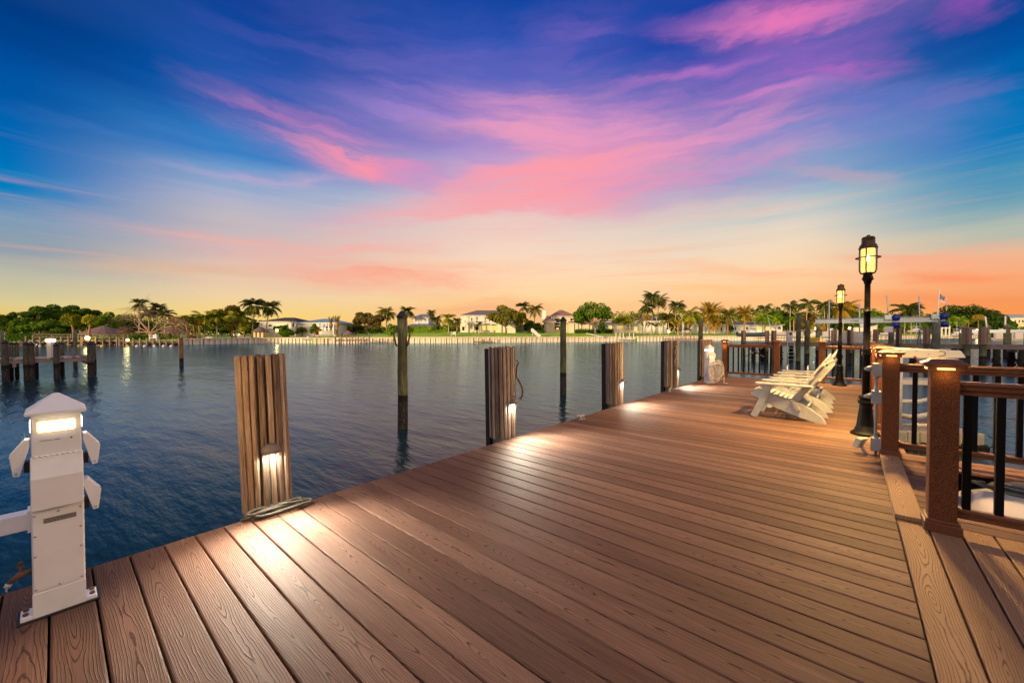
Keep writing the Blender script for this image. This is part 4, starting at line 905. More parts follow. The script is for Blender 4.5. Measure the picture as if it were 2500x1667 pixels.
for a in [(11,0,True,829,'big capped piling at the left end of the left dock, nearest the photo edge','cone',None,19),
          (63,0,True,833,'capped piling third from the left on the left dock','cone',None,17),
          (75,0,True,834,'capped piling with a yellow lamp glint, left of the white lamp pedestal','cone',None,17),
          (136,0,True,836,'capped piling right in front of the white lamp pedestal on the left dock','cone',None,16),
          (219.5,0,True,832,'capped corner piling at the right end of the left dock','cone',None,17),
          (26,0,False,834,'small capped piling half hidden behind the biggest one','cone',None,12),
          (39,0,False,834,'back row capped piling with a rope cleat on the left dock','cone',None,12),
          (87,0,False,833,'back row capped piling behind the grey ladder rails','cone',None,12),
          (150,0,False,834,'back row capped piling just right of the white lamp pedestal','cone',None,12),
          (228,0,False,835,'dark capped piling behind the corner piling of the left dock','cone',None,12)]: lp(a[0], a[1], a[2], a[3], a[4], a[5], a[6], a[7])
c = Vector((-32.9, 0, 0)); a, wd, u = _ray(124, 860); x, y = _xy(a, wd); k = -32.6/x
r_ = thing('lamp_pedestal', (-32.6, y*k, .02), TH, 'white power pedestal with a glowing top on the left dock', 'power pedestal')
mb = MB(); mb.box((0,0,.42),(.22,.2,.84)); mb.build('column', M_white2, r_, bevel=.01)
mb = MB(); mb.box((0,0,.90),(.26,.26,.11)); mb.build('light_band', glow('far_pedestal_light', (1,.8,.45), 12.), r_)
mb = MB(); mb.add([(-.16,-.16,.96),(.16,-.16,.96),(.16,.16,.96),(-.16,.16,.96),(0,0,1.02)], [(0,3,2,1),(0,1,4),(1,2,4),(2,3,4),(3,0,4)]); mb.build('cap', M_white2, r_)
lamp('pedestal_lamp', (-32.3, y*k-.1, 1.15), 14, (1,.62,.22), .12)
r_ = thing('ladder_rails', (-33.2, -.9, .02), TH, 'bent grey ladder handrails standing on the left dock', 'ladder')
for s in (0,1): mb = MB(); mb.tube([(.5*s-.1,0,0),(.5*s-.1,0,.55),(.5*s-.2+.2*s,0,.72),(.35*s,0,.75)], .025, 6); mb.build('handrail', M_steel, r_)

# ---------------------------------------------------------------- neighbour's dock across the back right
BY0, BY1, BZ = 41.0, 43.0, .55
slab_dock('side_dock', -7.6, 22, BY0, BY1, BZ, 'long dark plank dock running behind the brown railings on the right', along='y', edge=.26)
def on_back(px, Y=BY0):
    a, wd, u = _ray(px, 830); x, y = _xy(a, wd); k = Y/y; return Vector((x*k, Y, 0)), wd*k
M_wrapb = slatmat('brown_composite_wrap', (.14,.09,.07), (.34,.23,.18), (.50,.36,.29))
labs = {1817:'brown wrapped pile at the left end of the back dock with a cross brace below', 1873:'brown wrapped pile second from the left end of the back dock', 1891:'brown wrapped pile with a black strip left of the white shore-power box',
        1973:'brown wrapped pile with a black strip between the two tall green poles', 2036:'brown wrapped pile beside the white guide pole left of the farther lamp', 2078:'brown wrapped pile with a black strip in front of the white dock box',
        2138:'brown wrapped pile just right of the nearer street lamp', 2197:'brown wrapped pile with a black strip right of the blue motor', 2262:'brown wrapped pile behind the small white table', 2361:'thick brown wrapped pile, left of the pair right of the boat lift', 2400:'thick brown wrapped pile, right of the pair, with a white pole above it'}
for px, wd_, tp in ((1817,8,807),(1873,9,807),(1891,8,807),(1973,9,806),(2036,13,805),(2078,9,804),(2138,13,804),(2197,8,801),(2262,16,800),(2361,22,799),(2400,23,799)):
    c, Z = on_back(px, BY0-.25); r = wd_*Z/FPX/2/sqrt(1+((px-1250)/FPX)**2); zt = level(tp, Z, px)
    root = thing('wrapped_pile', (c.x, c.y, 0), 0, labs[px], 'mooring pile', 'brown wrapped piles of the back dock')
    mb = MB(); mb.tube([(0,0,-3),(0,0,zt-.05)], r*.86, 14); mb.build('core_piling', M_pile, root)
    mb = MB(); n = 16
    for i in range(n):
        an = 2*pi*i/n; M = Matrix.Rotation(an, 3, 'Z'); mb.box(M @ Vector((r-.01,0,(zt+BZ+.02)/2)), (.05,2*pi*r/n*.82,zt-BZ-.02), M)
    mb.build('wrap', M_wrapb, root)
    if px in (1817,1891,1973,2078,2197):
        mb = MB(); M = Matrix.Rotation(pi+.2, 3, 'Z'); mb.box(M @ Vector((r+.06,0,(zt-1.4)/2+.02)), (.12,.24,zt+1.4), M); mb.build('rubbing_strip', M_black, root)
for i, px in enumerate((1840,1862,1905,1932,2005,2050,2110,2150,2230,2330,2434,2470,2495)):
    c, Z = on_back(px, BY1+.1 if i % 2 else BY0-.05); root = thing('dock_piling', (c.x, c.y, 0), 0, 'dark round piling below the back dock, number counted by %s' % '', 'piling', 'dark pilings under the back dock')
    root['label'] = 'dark barnacled piling standing in the water under the back dock'
    mb = MB(); mb.tube([(0,0,-3),(0,0,BZ-.3)], .17, 10)
    for j in range(26): a_ = R.random()*6.28; mb.ball((.17*cos(a_),.17*sin(a_),WATER+.1+R.random()*.7), .05+.03*R.random(), 5, 4)
    mb.build('piling', M_algae, root)
mb = MB(); a0, _ = on_back(1822); b0, _ = on_back(1866)
mb.bar((a0.x,BY0-.12,-.75),(b0.x,BY0-.12,.15),.12,.2,(0,1,0)); mb.bar((a0.x,BY0+.02,.15),(b0.x,BY0+.02,-.75),.12,.2,(0,1,0))
tag(mb.build('cross_brace', M_plank), 'crossed timber braces between pilings under the left end of the back dock', 'brace')
# shore power box and ladder on the dock
c, Z = on_back(1927, BY0+.3); r_ = thing('power_pedestal', (c.x,c.y,BZ), TH, 'white power pedestal on the back dock above the grey ladder', 'power pedestal')
mb = MB(); mb.box((0,0,.5),(.38,.3,1.0)); mb.build('column', M_white2, r_, bevel=.02); mb = MB(); mb.box((0,-.16,.75),(.2,.02,.2)); mb.build('meter_window', M_black, r_)
c, Z = on_back(1931, BY0-.3); r_ = thing('dock_ladder', (c.x,c.y,0), 0, 'grey ladder hanging from the back dock into the water', 'ladder')
mb = MB(); [mb.tube([(s*.24,0,-1.5),(s*.24,0,.95)], .03, 6) for s in (-1,1)]; mb.build('rails', M_steel, r_); mb = MB(); [mb.box((0,0,-1.2+.32*i),(.48,.06,.05)) for i in range(5)]; mb.build('rungs', M_steel, r_)
c0, Z = on_back(2056, BY0+.7); c1, _ = on_back(2126, BY0+.7)
r_ = thing('dock_box', ((c0.x+c1.x)/2,c0.y,BZ), 0, 'long white dock box on the back dock behind the two street lamps', 'dock box'); L = c1.x-c0.x
mb = MB(); mb.box((0,0,.42),(L,.8,.84)); mb.build('chest', M_white2, r_, bevel=.02); mb = MB(); mb.box((0,0,.88),(L+.1,.9,.08)); mb.build('lid', M_white2, r_, bevel=.02)
c, Z = on_back(1988, BY0+.5); tag(MB().box((c.x,c.y,BZ+.22),(.75,.5,.44)).build('plastic_crate', M_yellow, bevel=.03), 'bright yellow plastic crate on the back dock between a green pole and a grey pole', 'crate')
# boat lift beam with motors
def lift(px0, px1, Y, z0, z1, label):
    a_, Za = on_back(px0, Y); b_, Zb = on_back(px1, Y); r_ = thing('boat_lift', (a_.x, Y, 0), 0, label, 'boat lift'); L = b_.x-a_.x
    mb = MB(); mb.box((L/2,0,z1-.03),(L,.22,.05)); mb.box((L/2,0,z0+.03),(L,.22,.05)); mb.box((L/2,0,(z0+z1)/2),(L,.04,z1-z0)); mb.tube([(0,-.1,z1+.07),(L,-.1,z1+.07)], .035, 8); mb.build('lift_beam', M_alu, r_)
    return r_, L, a_.x
r_, L, ax = lift(1990, 2300, BY0-.1, 2.12, 2.46, 'pale aluminium boat-lift beam with two blue motors spanning tall poles over the back dock')
for i, px in enumerate((2187, 2304)):
    c, Z = on_back(px, BY0-.35); x = c.x-ax; mb = MB(); mb.tube([(x,-.3,1.75),(x,-.3,2.15)], .23, 14); mb.tube([(x,-.3,2.28),(x,-.3,2.72)], .19, 14); mb.tube([(x-.25,-.3,2.5),(x+.2,-.3,2.5)], .12, 10); mb.build('motor', M_blue, r_)
    mb = MB(); mb.box((x-.42,-.22,2.5),(.4,.3,.34)); mb.build('gearbox', M_alu, r_)
c, Z = on_back(2168.5, BY0-.5); x = c.x-ax; mb = MB(); mb.box((x,-.45,1.62),(.48,.25,.42)); mb.build('control_box', M_white2, r_)
c, Z = on_back(2077, BY0-.2); x = c.x-ax; mb = MB(); [mb.box((x+.055*i,-.030,2.29),(.04,.006,.07)) for i in (0,1,3,4,5,6,7,8)]; mb.build('beam_lettering', M_black, r_)
for px, tp, bt, lab in ((2025,734,835,'white guide pole left of the farther street lamp'),(2099,740,816,'white guide pole between the two street lamps'),(2169,721,778,'white guide pole above the grey control box of the boat lift'),(2248,723,836,'white guide pole passing behind the small white table')):
    Z = 37 if px < 2150 else 33; c = at(px, Z); mb = MB(); lean = (.10 if px > 2150 else .03)
    mb.tube([(0,0,level(bt,Z,px)-.3),(-lean,0,(level(tp,Z,px)+level(bt,Z,px))/2),(-2*lean,0,level(tp,Z,px))], 1.3*Z/FPX if px < 2150 else 1.15*Z/FPX, 8)
    r_ = thing('guide_pole', (c.x,c.y,0), TH, lab, 'guide pole', 'white guide poles of the boat lift'); mb.build('pipe', M_alu, r_)
# flag
c = at(2291, 34); r_ = thing('flagpole', (c.x,c.y,0), TH, 'leaning white flagpole with a United States flag hanging from its top', 'flagpole')
zt = level(711,34); zb = level(835,34); mb = MB(); mb.tube([(-.30,0,zb),(-.10,0,(zb+zt)/2),(.03,0,zt)], [.05,.045,.035], 8); mb.ball((.03,0,zt+.06), .06, 8, 6); mb.build('pole', M_white2, r_)
def flag():
    m, t = new_mat('flag_cloth'); g = t.n('Attribute', attribute_name='guv'); sp = t.n('SeparateXYZ'); t.l(g.outputs['Vector'], sp.inputs[0]); u, v = sp.outputs[0], sp.outputs[1]
    st = t.math('GREATER_THAN', t.math('FRACT', t.math('MULTIPLY', v, 6.5)), .5); c = t.mix(st, (.75,.70,.68), (.45,.03,.04))
    inb = t.math('MULTIPLY', t.math('LESS_THAN', u, .42), t.math('GREATER_THAN', v, .46))
    c = t.mix(inb, c, (.015,.03,.14))
    vo = t.n('CombineXYZ'); t.l(t.math('MULTIPLY', u, 25.), vo.inputs[0]); t.l(t.math('MULTIPLY', v, 17.), vo.inputs[1])
    fx = t.math('ABSOLUTE', t.math('SUBTRACT', t.math('FRACT', t.math('MULTIPLY', u, 14.)), .5)); fy = t.math('ABSOLUTE', t.math('SUBTRACT', t.math('FRACT', t.math('MULTIPLY', v, 9.)), .5))
    star = t.math('MULTIPLY', t.math('LESS_THAN', t.math('ADD', fx, fy), .30), inb); c = t.mix(star, c, (.75,.72,.70))
    b = t.n('BsdfPrincipled', i_Roughness=.9); t.l(c, b.inputs['Base Color']); o = t.n('OutputMaterial'); t.l(b.outputs[0], o.inputs[0]); return m
vs = []; NU, NV = 14, 8; zf = level(717,34)
for i in range(NU+1):
    u = i/NU
    for j in range(NV+1):
        v = j/NV; vs.append((.04+.95*u**.8*(.55+.45*(1-u*.5)), .10*sin(u*9)+.05*sin(v*4), zf-.62*(1-v)-.78*u*u-.45*u+(.25*(1-v))*u))
fs = []; uv = []
for i in range(NU):
    for j in range(NV):
        f = (i*(NV+1)+j,(i+1)*(NV+1)+j,(i+1)*(NV+1)+j+1,i*(NV+1)+j+1); fs.append(f); uv.append([((q//(NV+1))/NU,(q%(NV+1))/NV,0) for q in f])
mb = MB(); mb.add(vs, fs, .5, uv, True); mb.build('flag', flag(), r_)
# little table
c0, Z = on_back(2241, BY0+.3); c1, _ = on_back(2283, BY0+.3); r_ = thing('work_table', ((c0.x+c1.x)/2, c0.y, BZ), 0, 'narrow white table with splayed legs on the back dock beside the thick dark pole', 'table'); L = c1.x-c0.x
mb = MB(); mb.box((0,0,1.0),(L,.5,.12)); mb.build('table_top', M_white2, r_)
for sx in (-.42,.12,.42):
    mb = MB(); mb.tube([(sx*L-.1,0,0),(sx*L,0,.94)], .05, 6); mb.build('leg', M_alu, r_)

# ---------------------------------------------------------------- beige float, fiberglass stand, white dinghy
fa = Vector((2.05, 6.4)); 
def floatdock():
    p = at(2205, 7.95); q = at(2428, 7.75); r_ = thing('floating_dock', (p.x, p.y, 0), 0, 'beige plastic cube floating dock with black algae at its waterline, seen through the right railings', 'floating dock')
    d = Vector((q.x-p.x, q.y-p.y, 0)); L = d.length; an = atan2(d.y, d.x); r_.rotation_euler = (0,0,an)
    mb = MB(); n = 7; w = L/n
    for i in range(n):
        for j in range(4): mb.box((w*(i+.5)-.1, w*(j+.5), -.87), (w-.02, w-.02, .30))
    mb.build('float_cubes', M_float, r_, bevel=.02)
    mb = MB(); mb.box((L/2-.1, 1.3*w*1.5, -1.03), (L+.06, w*4+.06, .12))
    for i in range(90): mb.ball((R.random()*L-.1,-.03,-1.0+R.random()*.05), .02+.03*R.random(), 5, 4)
    mb.build('algae_skirt', M_algae, r_)
    mb = MB(); mb.tube([(L*.93,-.03,-.74),(L*.97,-.10,-.80),(L*.96,-.08,-.95),(L*.92,-.03,-1.0)], .012, 6); mb.build('mooring_loop', M_black, r_)
floatdock()
def stand():
    p = at(2200, 8.15); q = at(2338, 7.9); d = Vector((q.x-p.x, q.y-p.y, 0)); L = d.length
    r_ = thing('fiberglass_stand', (p.x, p.y, 0), atan2(d.y, d.x), 'cream fiberglass top on a white tube frame standing on the floating dock', 'stand')
    z1 = .83
    mb = MB(); vs = [(-.25,-.05,z1),(.55,-.12,z1-.02),(1.10,.15,z1),(1.12,.9,z1),(-.25,.9,z1),(-.25,.15,z1+.12),(.55,.12,z1+.13),(1.02,.25,z1+.09),(1.02,.8,z1+.09),(-.25,.8,z1+.12)]
    vs = [(-.22,-.02,z1-.07),(.75,-.02,z1-.07),(1.18,.16,z1-.06),(1.18,.95,z1-.06),(-.22,.95,z1-.07),(-.22,.02,z1+.10),(.72,.02,z1+.10),(1.12,.20,z1+.085),(1.12,.90,z1+.085),(-.22,.92,z1+.17)]
    mb.add(vs, [(4,3,2,1,0),(5,6,7,8,9),(0,1,6,5),(1,2,7,6),(2,3,8,7),(3,4,9,8),(4,0,5,9)], .5); tp = mb.build('top', M_fiber, r_, bevel=.02)
    mb = MB(); mb.tube([(.62+.10*cos(a_*pi/8),-.025,z1+.035+.055*sin(a_*pi/8)) for a_ in range(-4,5)], .006, 6); mb.build('recess_edge', M_black, tp)
    mb = MB(); mb.box((.0,-.022,z1+.03),(.09,.004,.05)); mb.box((.25,-.022,z1+.09),(.02,.004,.012)); mb.box((.45,-.022,z1+.02),(.014,.004,.014)); mb.build('decal', M_black, tp)
    mb = MB()
    for x_ in (-.02,): mb.tube([(x_,0,-.72),(x_,0,z1-.03)], .058, 10)
    mb.build('frame_post', M_white2, r_)
    mb = MB(); mb.tube([(.85,.55,-.7),(.95,.5,.1),(1.08,.42,z1-.03)], .055, 10); mb.build('frame_post', M_white2, r_)
    mb = MB(); mb.tube([(0,0,-.42),(.25,0,-.45),(.50,0,-.38),(.72,0,-.2)], .052, 8); mb.build('frame_tube', M_white2, r_)
    mb = MB(); mb.tube([(0,0,-.13),(.3,0,-.13),(.52,0,-.06),(.64,0,.1),(.66,0,.3)], .045, 8); mb.build('frame_tube', M_white2, r_)
    mb = MB(); mb.box((.45,.30,.26),(1.0,.7,.09)); mb.build('step', M_white2, r_, bevel=.01)
    mb = MB(); mb.tube([(-.02,-.03,-.45),(.3,-.05,-.52),(.55,-.05,-.5),(.8,-.04,-.35)], .014, 8); mb.tube([(.2,-.05,.80),(.45,-.05,.45),(.8,-.04,-.05)], .018, 8); mb.build('red_hose', M_redhose, r_)
stand()
def dinghy():
    r_ = thing('white_dinghy', (2.42, 4.66, 0), 0, 'smooth white boat deck with a black cushion, lying in the slot behind the lower balusters', 'boat')
    N = 28; M_ = 10; vs = []; 
    for j in range(M_+1):
        for i in range(N):
            an = 2*pi*i/N; ph = j/M_; ex = 1.85*abs(cos(an))**.45*(1 if cos(an) > 0 else -1); ey = .69*abs(sin(an))**.35*(1 if sin(an) > 0 else -1)
            if j <= 3: s_ = 1-.10*(1-j/3)**1.5; z = -.95+.62*(j/3)
            else: q_ = (j-3)/7; s_ = 1-q_*.999; z = -.33+.13*(1-s_**18)
            vs.append((ex*s_, ey*s_, z+.175))
    fs = [(j*N+i, j*N+(i+1)%N, (j+1)*N+(i+1)%N, (j+1)*N+i) for j in range(M_) for i in range(N)]+[tuple(range(N))[::-1]]
    mb = MB(); mb.add(vs, fs, .5, smooth=True); mb.build('hull', M_hull, r_)
    mb = MB(); mb.ball((-1.0,.42,-.02), .5, 20, 10, (1.1,.5,.16)); mb.tube([(-1.5,.36,.02),(-1.35,.26,.02),(-1.1,.19,.03),(-.7,.15,.03)], .018, 8); mb.build('cushion', M_seat, r_)
    mb = MB(); mb.tube([(-1.55,.44,.0),(-1.62,.38,.01),(-1.56,.28,.01),(-1.48,.28,.01)], .014, 6); mb.build('strap', M_black, r_)
dinghy()
# ---------------------------------------------------------------- foliage
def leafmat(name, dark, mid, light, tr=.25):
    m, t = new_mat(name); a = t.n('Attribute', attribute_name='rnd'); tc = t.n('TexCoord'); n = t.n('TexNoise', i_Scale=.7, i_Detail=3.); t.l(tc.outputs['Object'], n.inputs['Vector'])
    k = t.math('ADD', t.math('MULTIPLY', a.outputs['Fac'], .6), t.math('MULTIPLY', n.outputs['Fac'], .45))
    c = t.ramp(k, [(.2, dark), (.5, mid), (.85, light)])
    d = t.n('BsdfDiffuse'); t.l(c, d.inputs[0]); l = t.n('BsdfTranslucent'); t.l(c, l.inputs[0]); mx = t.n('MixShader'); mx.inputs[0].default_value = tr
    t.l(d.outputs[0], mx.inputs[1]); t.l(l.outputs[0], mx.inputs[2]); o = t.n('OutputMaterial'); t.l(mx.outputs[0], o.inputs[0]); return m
K = {'dark': leafmat('dark_canopy_leaves', (.018,.042,.008), (.050,.105,.014), (.13,.20,.022)),
     'deep': leafmat('deep_green_leaves', (.010,.024,.006), (.028,.062,.012), (.07,.13,.02)),  # darkest green, for the dome-shaped tree
     'green': leafmat('fresh_green_leaves', (.025,.065,.008), (.080,.165,.014), (.19,.29,.022)),
     'olive': leafmat('olive_leaves', (.05,.06,.010), (.15,.155,.022), (.32,.29,.04)),
     'brown': leafmat('bronze_leaves', (.045,.035,.010), (.13,.10,.030), (.27,.20,.06)),
     'yellow': leafmat('yellow_green_leaves', (.07,.09,.008), (.22,.26,.020), (.44,.42,.03)),  # yellow-green of lit foliage put into the leaf colour
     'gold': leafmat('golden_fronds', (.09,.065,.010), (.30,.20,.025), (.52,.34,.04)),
     'palm': leafmat('palm_fronds', (.020,.036,.010), (.060,.085,.020), (.17,.18,.035)),
     'lime': leafmat('lime_fronds', (.05,.09,.006), (.17,.29,.018), (.36,.50,.03)),
     'red': leafmat('red_bush_leaves', (.07,.03,.012), (.26,.09,.03), (.44,.18,.04))}
T = {'bark': paint('grey_bark', (.20,.14,.10), .9, .4, 6), 'pale': paint('pale_palm_bark', (.42,.33,.24), .85, .3, 6, stretch=(1,1,6)), 'orange': paint('ruddy_palm_bark', (.34,.17,.07), .9, .4, 5, stretch=(1,1,5)),
     'bare': paint('pinkish_bare_bark', (.30,.19,.14), .9, .3, 5), 'dead': paint('dead_fronds', (.30,.13,.07), .95, .3, 4)}
def rv(r=1.):
    while True:
        v = Vector((R.uniform(-1,1), R.uniform(-1,1), R.uniform(-1,1)))
        if .05 < v.length < 1: return v*r
def leaves(mb, c, r, n, size, flat=.75):
    for _ in range(n):
        d = rv(); d = d.normalized()*(d.length**.4); p = c+Vector((d.x*r.x, d.y*r.y, d.z*r.z))
        nn = (d.normalized()+rv(.8)+Vector((0,0,.35))).normalized(); u = nn.orthogonal().normalized(); u = Matrix.Rotation(R.random()*6.28, 3, nn) @ u; w = nn.cross(u)
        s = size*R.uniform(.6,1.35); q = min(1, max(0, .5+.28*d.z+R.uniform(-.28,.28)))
        mb.add([p-u*s, p+w*s*flat-u*.1*s, p+u*s, p-w*s*flat+u*.1*s], [(0,1,2,3)], q)
def tree(px, top, base, hw, dz, kind, label, trunk='bark', crown0=.38, n=None, shape='round', Z=None, name='broadleaf_tree', clumps=None, seed=None, group='broadleaf trees on the far shore'):
    """broadleaf: tapered trunk, limbs to each clump, thousands of leaves; measured by its bearing, top, width and distance behind the bank"""
    Z = Z or shore(px)[0]+dz; g = ground_z(px, Z); c = at(px, Z, g); h = level(top, Z, px)-g; w = hw*1.06*Z/FPX
    R.seed(int(px*7+top*3+(seed or 0)))
    r_ = thing(name, c, TH, label, 'tree', group)
    zc0 = h*crown0; cl = []
    nc = clumps or max(9, int(8+w*1.6))
    for i in range(nc):
        a_ = R.random()*2*pi; q = sqrt(R.random())
        x = q*cos(a_)*w*.78; y = q*sin(a_)*w*.6
        if shape == 'flat': zt = h*(.98-.13*q*q)-R.random()**1.5*h*.45; rz_ = h*.085
        else: zt = zc0+(h-zc0)*(sqrt(max(0,1-q*q*.85)))*(1-.45*R.random()**1.6)-h*.05; rz_ = (h-zc0)*R.uniform(.15,.24)
        rr = w*R.uniform(.20,.31)*(1.2 if shape == 'flat' else 1); cl.append((Vector((x,y,max(zc0*.9,zt-rz_))), Vector((rr,rr*.9,rz_))))
    mb = MB(); N = n or int(min(3600, 900+w*h*34)); sz = max(.12, min(.42, sqrt(w*h)*.036), Z*.0025)
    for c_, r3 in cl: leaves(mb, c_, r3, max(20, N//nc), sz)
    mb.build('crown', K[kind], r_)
    mb = MB(); tb = Vector((R.uniform(-.05,.05)*h,0,0)); fk = Vector((tb.x*.4, 0, h*crown0*.62)); r0 = max(.10, h*.028)
    mb.tube([tb, (tb+fk)/2+Vector((R.uniform(-.02,.02)*h,0,0)), fk], [r0*1.35,r0,r0*.85], 7)
    for c_, r3 in cl[:14]:
        md = fk.lerp(c_, .5)+Vector((0,0,-.04*h)); mb.tube([fk, md, c_], [r0*.5,r0*.32,r0*.1], 5, cap=False)
    mb.build('trunk', T[trunk], r_); return r_
def frond(mb, o, az_, el0, L, droop, w, n=9, q=None, twist=0):
    """arched rachis with leaflets hanging either side"""
    d = Vector((cos(az_), sin(az_), 0)); sd = Vector((-sin(az_), cos(az_), 0)); p = Vector(o); el = el0; st = L/n; q = R.random() if q is None else q
    for i in range(n):
        t_ = (i+.5)/n; v = d*cos(el)+Vector((0,0,sin(el))); pn = p+v*st; up = sd.cross(v)
        if i:
            wl = w*(sin(pi*min(1,t_*.92+.10))**.7)*R.uniform(.85,1.1)
            for s in (-1,1):
                tip = p+v*st*1.1+sd*s*wl*.82-up*wl*.55*(1 if up.z > 0 else -1)+rv(.04*wl)
                mb.add([p, pn, tip+v*st*.25, tip], [(0,1,2,3)], min(1,max(0,q+R.uniform(-.15,.15))))
        p = pn; el -= droop/n*(1+.8*t_)
def palm(px, top, base, hw, dz, style, label, lean=0., Z=None, dead=0, trunk=None, crownh=None, leaf=None, seed=0, name='palm_tree', trunkw=1., group='palms on the far shore', cat='palm tree'):
    """top = highest frond, hw = half width of the head; lean = how far the crown sits to the right of the foot, in photo pixels"""
    Z = Z or shore(px)[0]+dz; g = ground_z(px, Z); s = Z/FPX; R.seed(int(px*5+top+seed))
    c = at(px, Z, g); h = level(top, Z, px)-g; rad = hw*s*1.08
    r_ = thing(name, c, TH, label, cat, group)
    up = (.62 if style in ('coco','royal') else .55)*rad; hh = max(h-up, .35*h) if style != 'stub' else h*.55
    lx = lean*s; T0 = Vector((0,0,0)); pts = [Vector((lx*(q/6)**1.5+.02*h*sin(q*1.1)*R.uniform(-.5,.5), 0, hh*q/6)) for q in range(7)]
    tr = {'coco':.15,'royal':.17,'date':.27,'sabal':.20,'stub':.30,'bush':.16,'lush':.22}[style]*trunkw
    mb = MB(); mb.tube(pts, [tr*1.7,tr*1.15,tr,tr*.95,tr*.9,tr*.9,tr*.95], 8); tk = trunk or {'coco':'pale','royal':'pale','date':'orange','sabal':'orange','stub':'orange','bush':'pale','lush':'orange'}[style]
    if style in ('date','sabal','stub','lush'): mb.ball(pts[-1]+Vector((0,0,-.1)), tr*1.9, 8, 6, (1,1,1.5))
    mb.build('trunk', T[tk], r_); o = pts[-1]; mb = MB()
    lf = leaf or {'coco':'palm','royal':'palm','date':'gold','sabal':'olive','stub':'olive','bush':'yellow','lush':'olive'}[style]
    if style == 'coco':
        for i in range(26): e = R.uniform(-.45,1.4); frond(mb, o, i*2.4+R.random()*.4, e, rad*R.uniform(1.1,1.35), 1.1+.5*R.random(), rad*.34, 9)
    elif style == 'royal':
        for i in range(20): e = R.uniform(-.3,1.4); frond(mb, o, i*2.4, e, rad*R.uniform(1.1,1.35), 1.4, rad*.38, 8)
    elif style == 'date':
        for i in range(46): e = R.uniform(-.9,1.45); frond(mb, o, i*2.4, e, rad*R.uniform(.95,1.2), .75, rad*.22, 8)
    elif style == 'lush':
        for i in range(34): e = R.uniform(-.7,1.4); frond(mb, o, i*2.4, e, rad*R.uniform(.85,1.15), 1.35, rad*.26, 9)
    elif style == 'bush':
        for i in range(16): e = R.uniform(.1,1.4); frond(mb, o, i*2.4, e, rad*R.uniform(.9,1.2), 1.5, rad*.28, 8)
    elif style == 'sabal':
        for i in range(34):
            d = rv().normalized(); d.z = abs(d.z)*.95-.35*R.random(); c_ = o+d*rad*.62+Vector((0,0,rad*.1)); nn = d; u = nn.orthogonal().normalized(); w = nn.cross(u); q = R.random()
            for j in range(9):
                a_ = j/9*2*pi; e_ = u*cos(a_)+w*sin(a_); e2 = u*cos(a_+.3)+w*sin(a_+.3); mb.add([c_-nn*rad*.12, c_+e_*rad*.40, c_+(e_+e2)*.5*rad*.44+nn*.03, c_+e2*rad*.38], [(0,1,2,3)], min(1,max(0,q+R.uniform(-.2,.2))))
    elif style == 'stub':
        for i in range(9): frond(mb, o, i*2.4, 1.25+.2*R.random(), h*.42, .25, rad*.45, 7)
    mb.build('crown', K[lf], r_)
    if dead:
        mb = MB(); [frond(mb, o-Vector((0,0,.1)), i*1.9+R.random(), -.7, rad*R.uniform(.6,.9), 1.3, rad*.16, 7) for i in range(dead)]; mb.build('dead_fronds', T['dead'], r_)
    return r_
def hedge(px0, px1, ztop_py, base_off, label, kind='green', n=900, thick=1.2):
    Z0 = shore(px0)[0]+base_off; Z1 = shore(px1)[0]+base_off; a_ = at(px0, Z0, ground_z(px0, Z0)); b_ = at(px1, Z1, ground_z(px1, Z1)); d = b_-a_; L = d.length
    r_ = thing('hedge', a_, atan2(d.y, d.x), label, 'hedge', 'hedges on the far shore'); h = level(ztop_py, Z0, px0)-a_.z; h2 = level(ztop_py, Z1, px1)-a_.z; R.seed(int(px0))
    mb = MB(); mb.add([(0,.15,-.3),(L,.15,b_.z-a_.z-.3),(L,thick,b_.z-a_.z-.3),(0,thick,-.3),(0,.15,h*.86),(L,.15,h2*.86),(L,thick,h2*.86),(0,thick,h*.86)], [(0,3,2,1),(4,5,6,7),(0,1,5,4),(1,2,6,5),(2,3,7,6),(3,0,4,7)], .3)
    for _ in range(n):
        t_ = R.random(); top_ = h+(h2-h)*t_; g_ = (b_.z-a_.z)*t_
        if R.random() < .6: p = Vector((L*t_, .1+R.uniform(-.15,.15), g_+(top_-g_)*R.random())); nn = Vector((0,-1,.3))
        else: p = Vector((L*t_, thick*R.random(), top_+R.uniform(-.15,.12))); nn = Vector((0,-.2,1))
        nn = (nn+rv(.8)).normalized(); u = nn.orthogonal().normalized(); w = nn.cross(u); s = R.uniform(.10,.22); mb.add([p-u*s,p+w*s*.7,p+u*s,p-w*s*.7], [(0,1,2,3)])
    mb.build('foliage', K[kind], r_); return r_
def bush(px, top, base, hw, dz, kind, label, n=500):
    Z = shore(px)[0]+dz; g = ground_z(px, Z); c = at(px, Z, g); h = level(top, Z, px)-g; w = hw*Z/FPX; R.seed(int(px*3))
    r_ = thing('shrub', c, TH, label, 'shrub', 'shrubs on the far shore'); mb = MB()
    for i in range(7): a_ = R.random()*6.28; q = R.random()*.6; leaves(mb, Vector((q*cos(a_)*w, q*sin(a_)*w*.7, h*R.uniform(.35,.72))), Vector((w*.42,w*.4,h*.32)), n//7, max(.1,min(.22,h*.07)))
    mb.build('foliage', K[kind], r_); mb = MB(); [mb.tube([(0,0,-.1),(R.uniform(-.4,.4)*w,R.uniform(-.3,.3)*w,h*.6)], [.06,.02], 5) for _ in range(4)]; mb.build('stem', T['bark'], r_); return r_
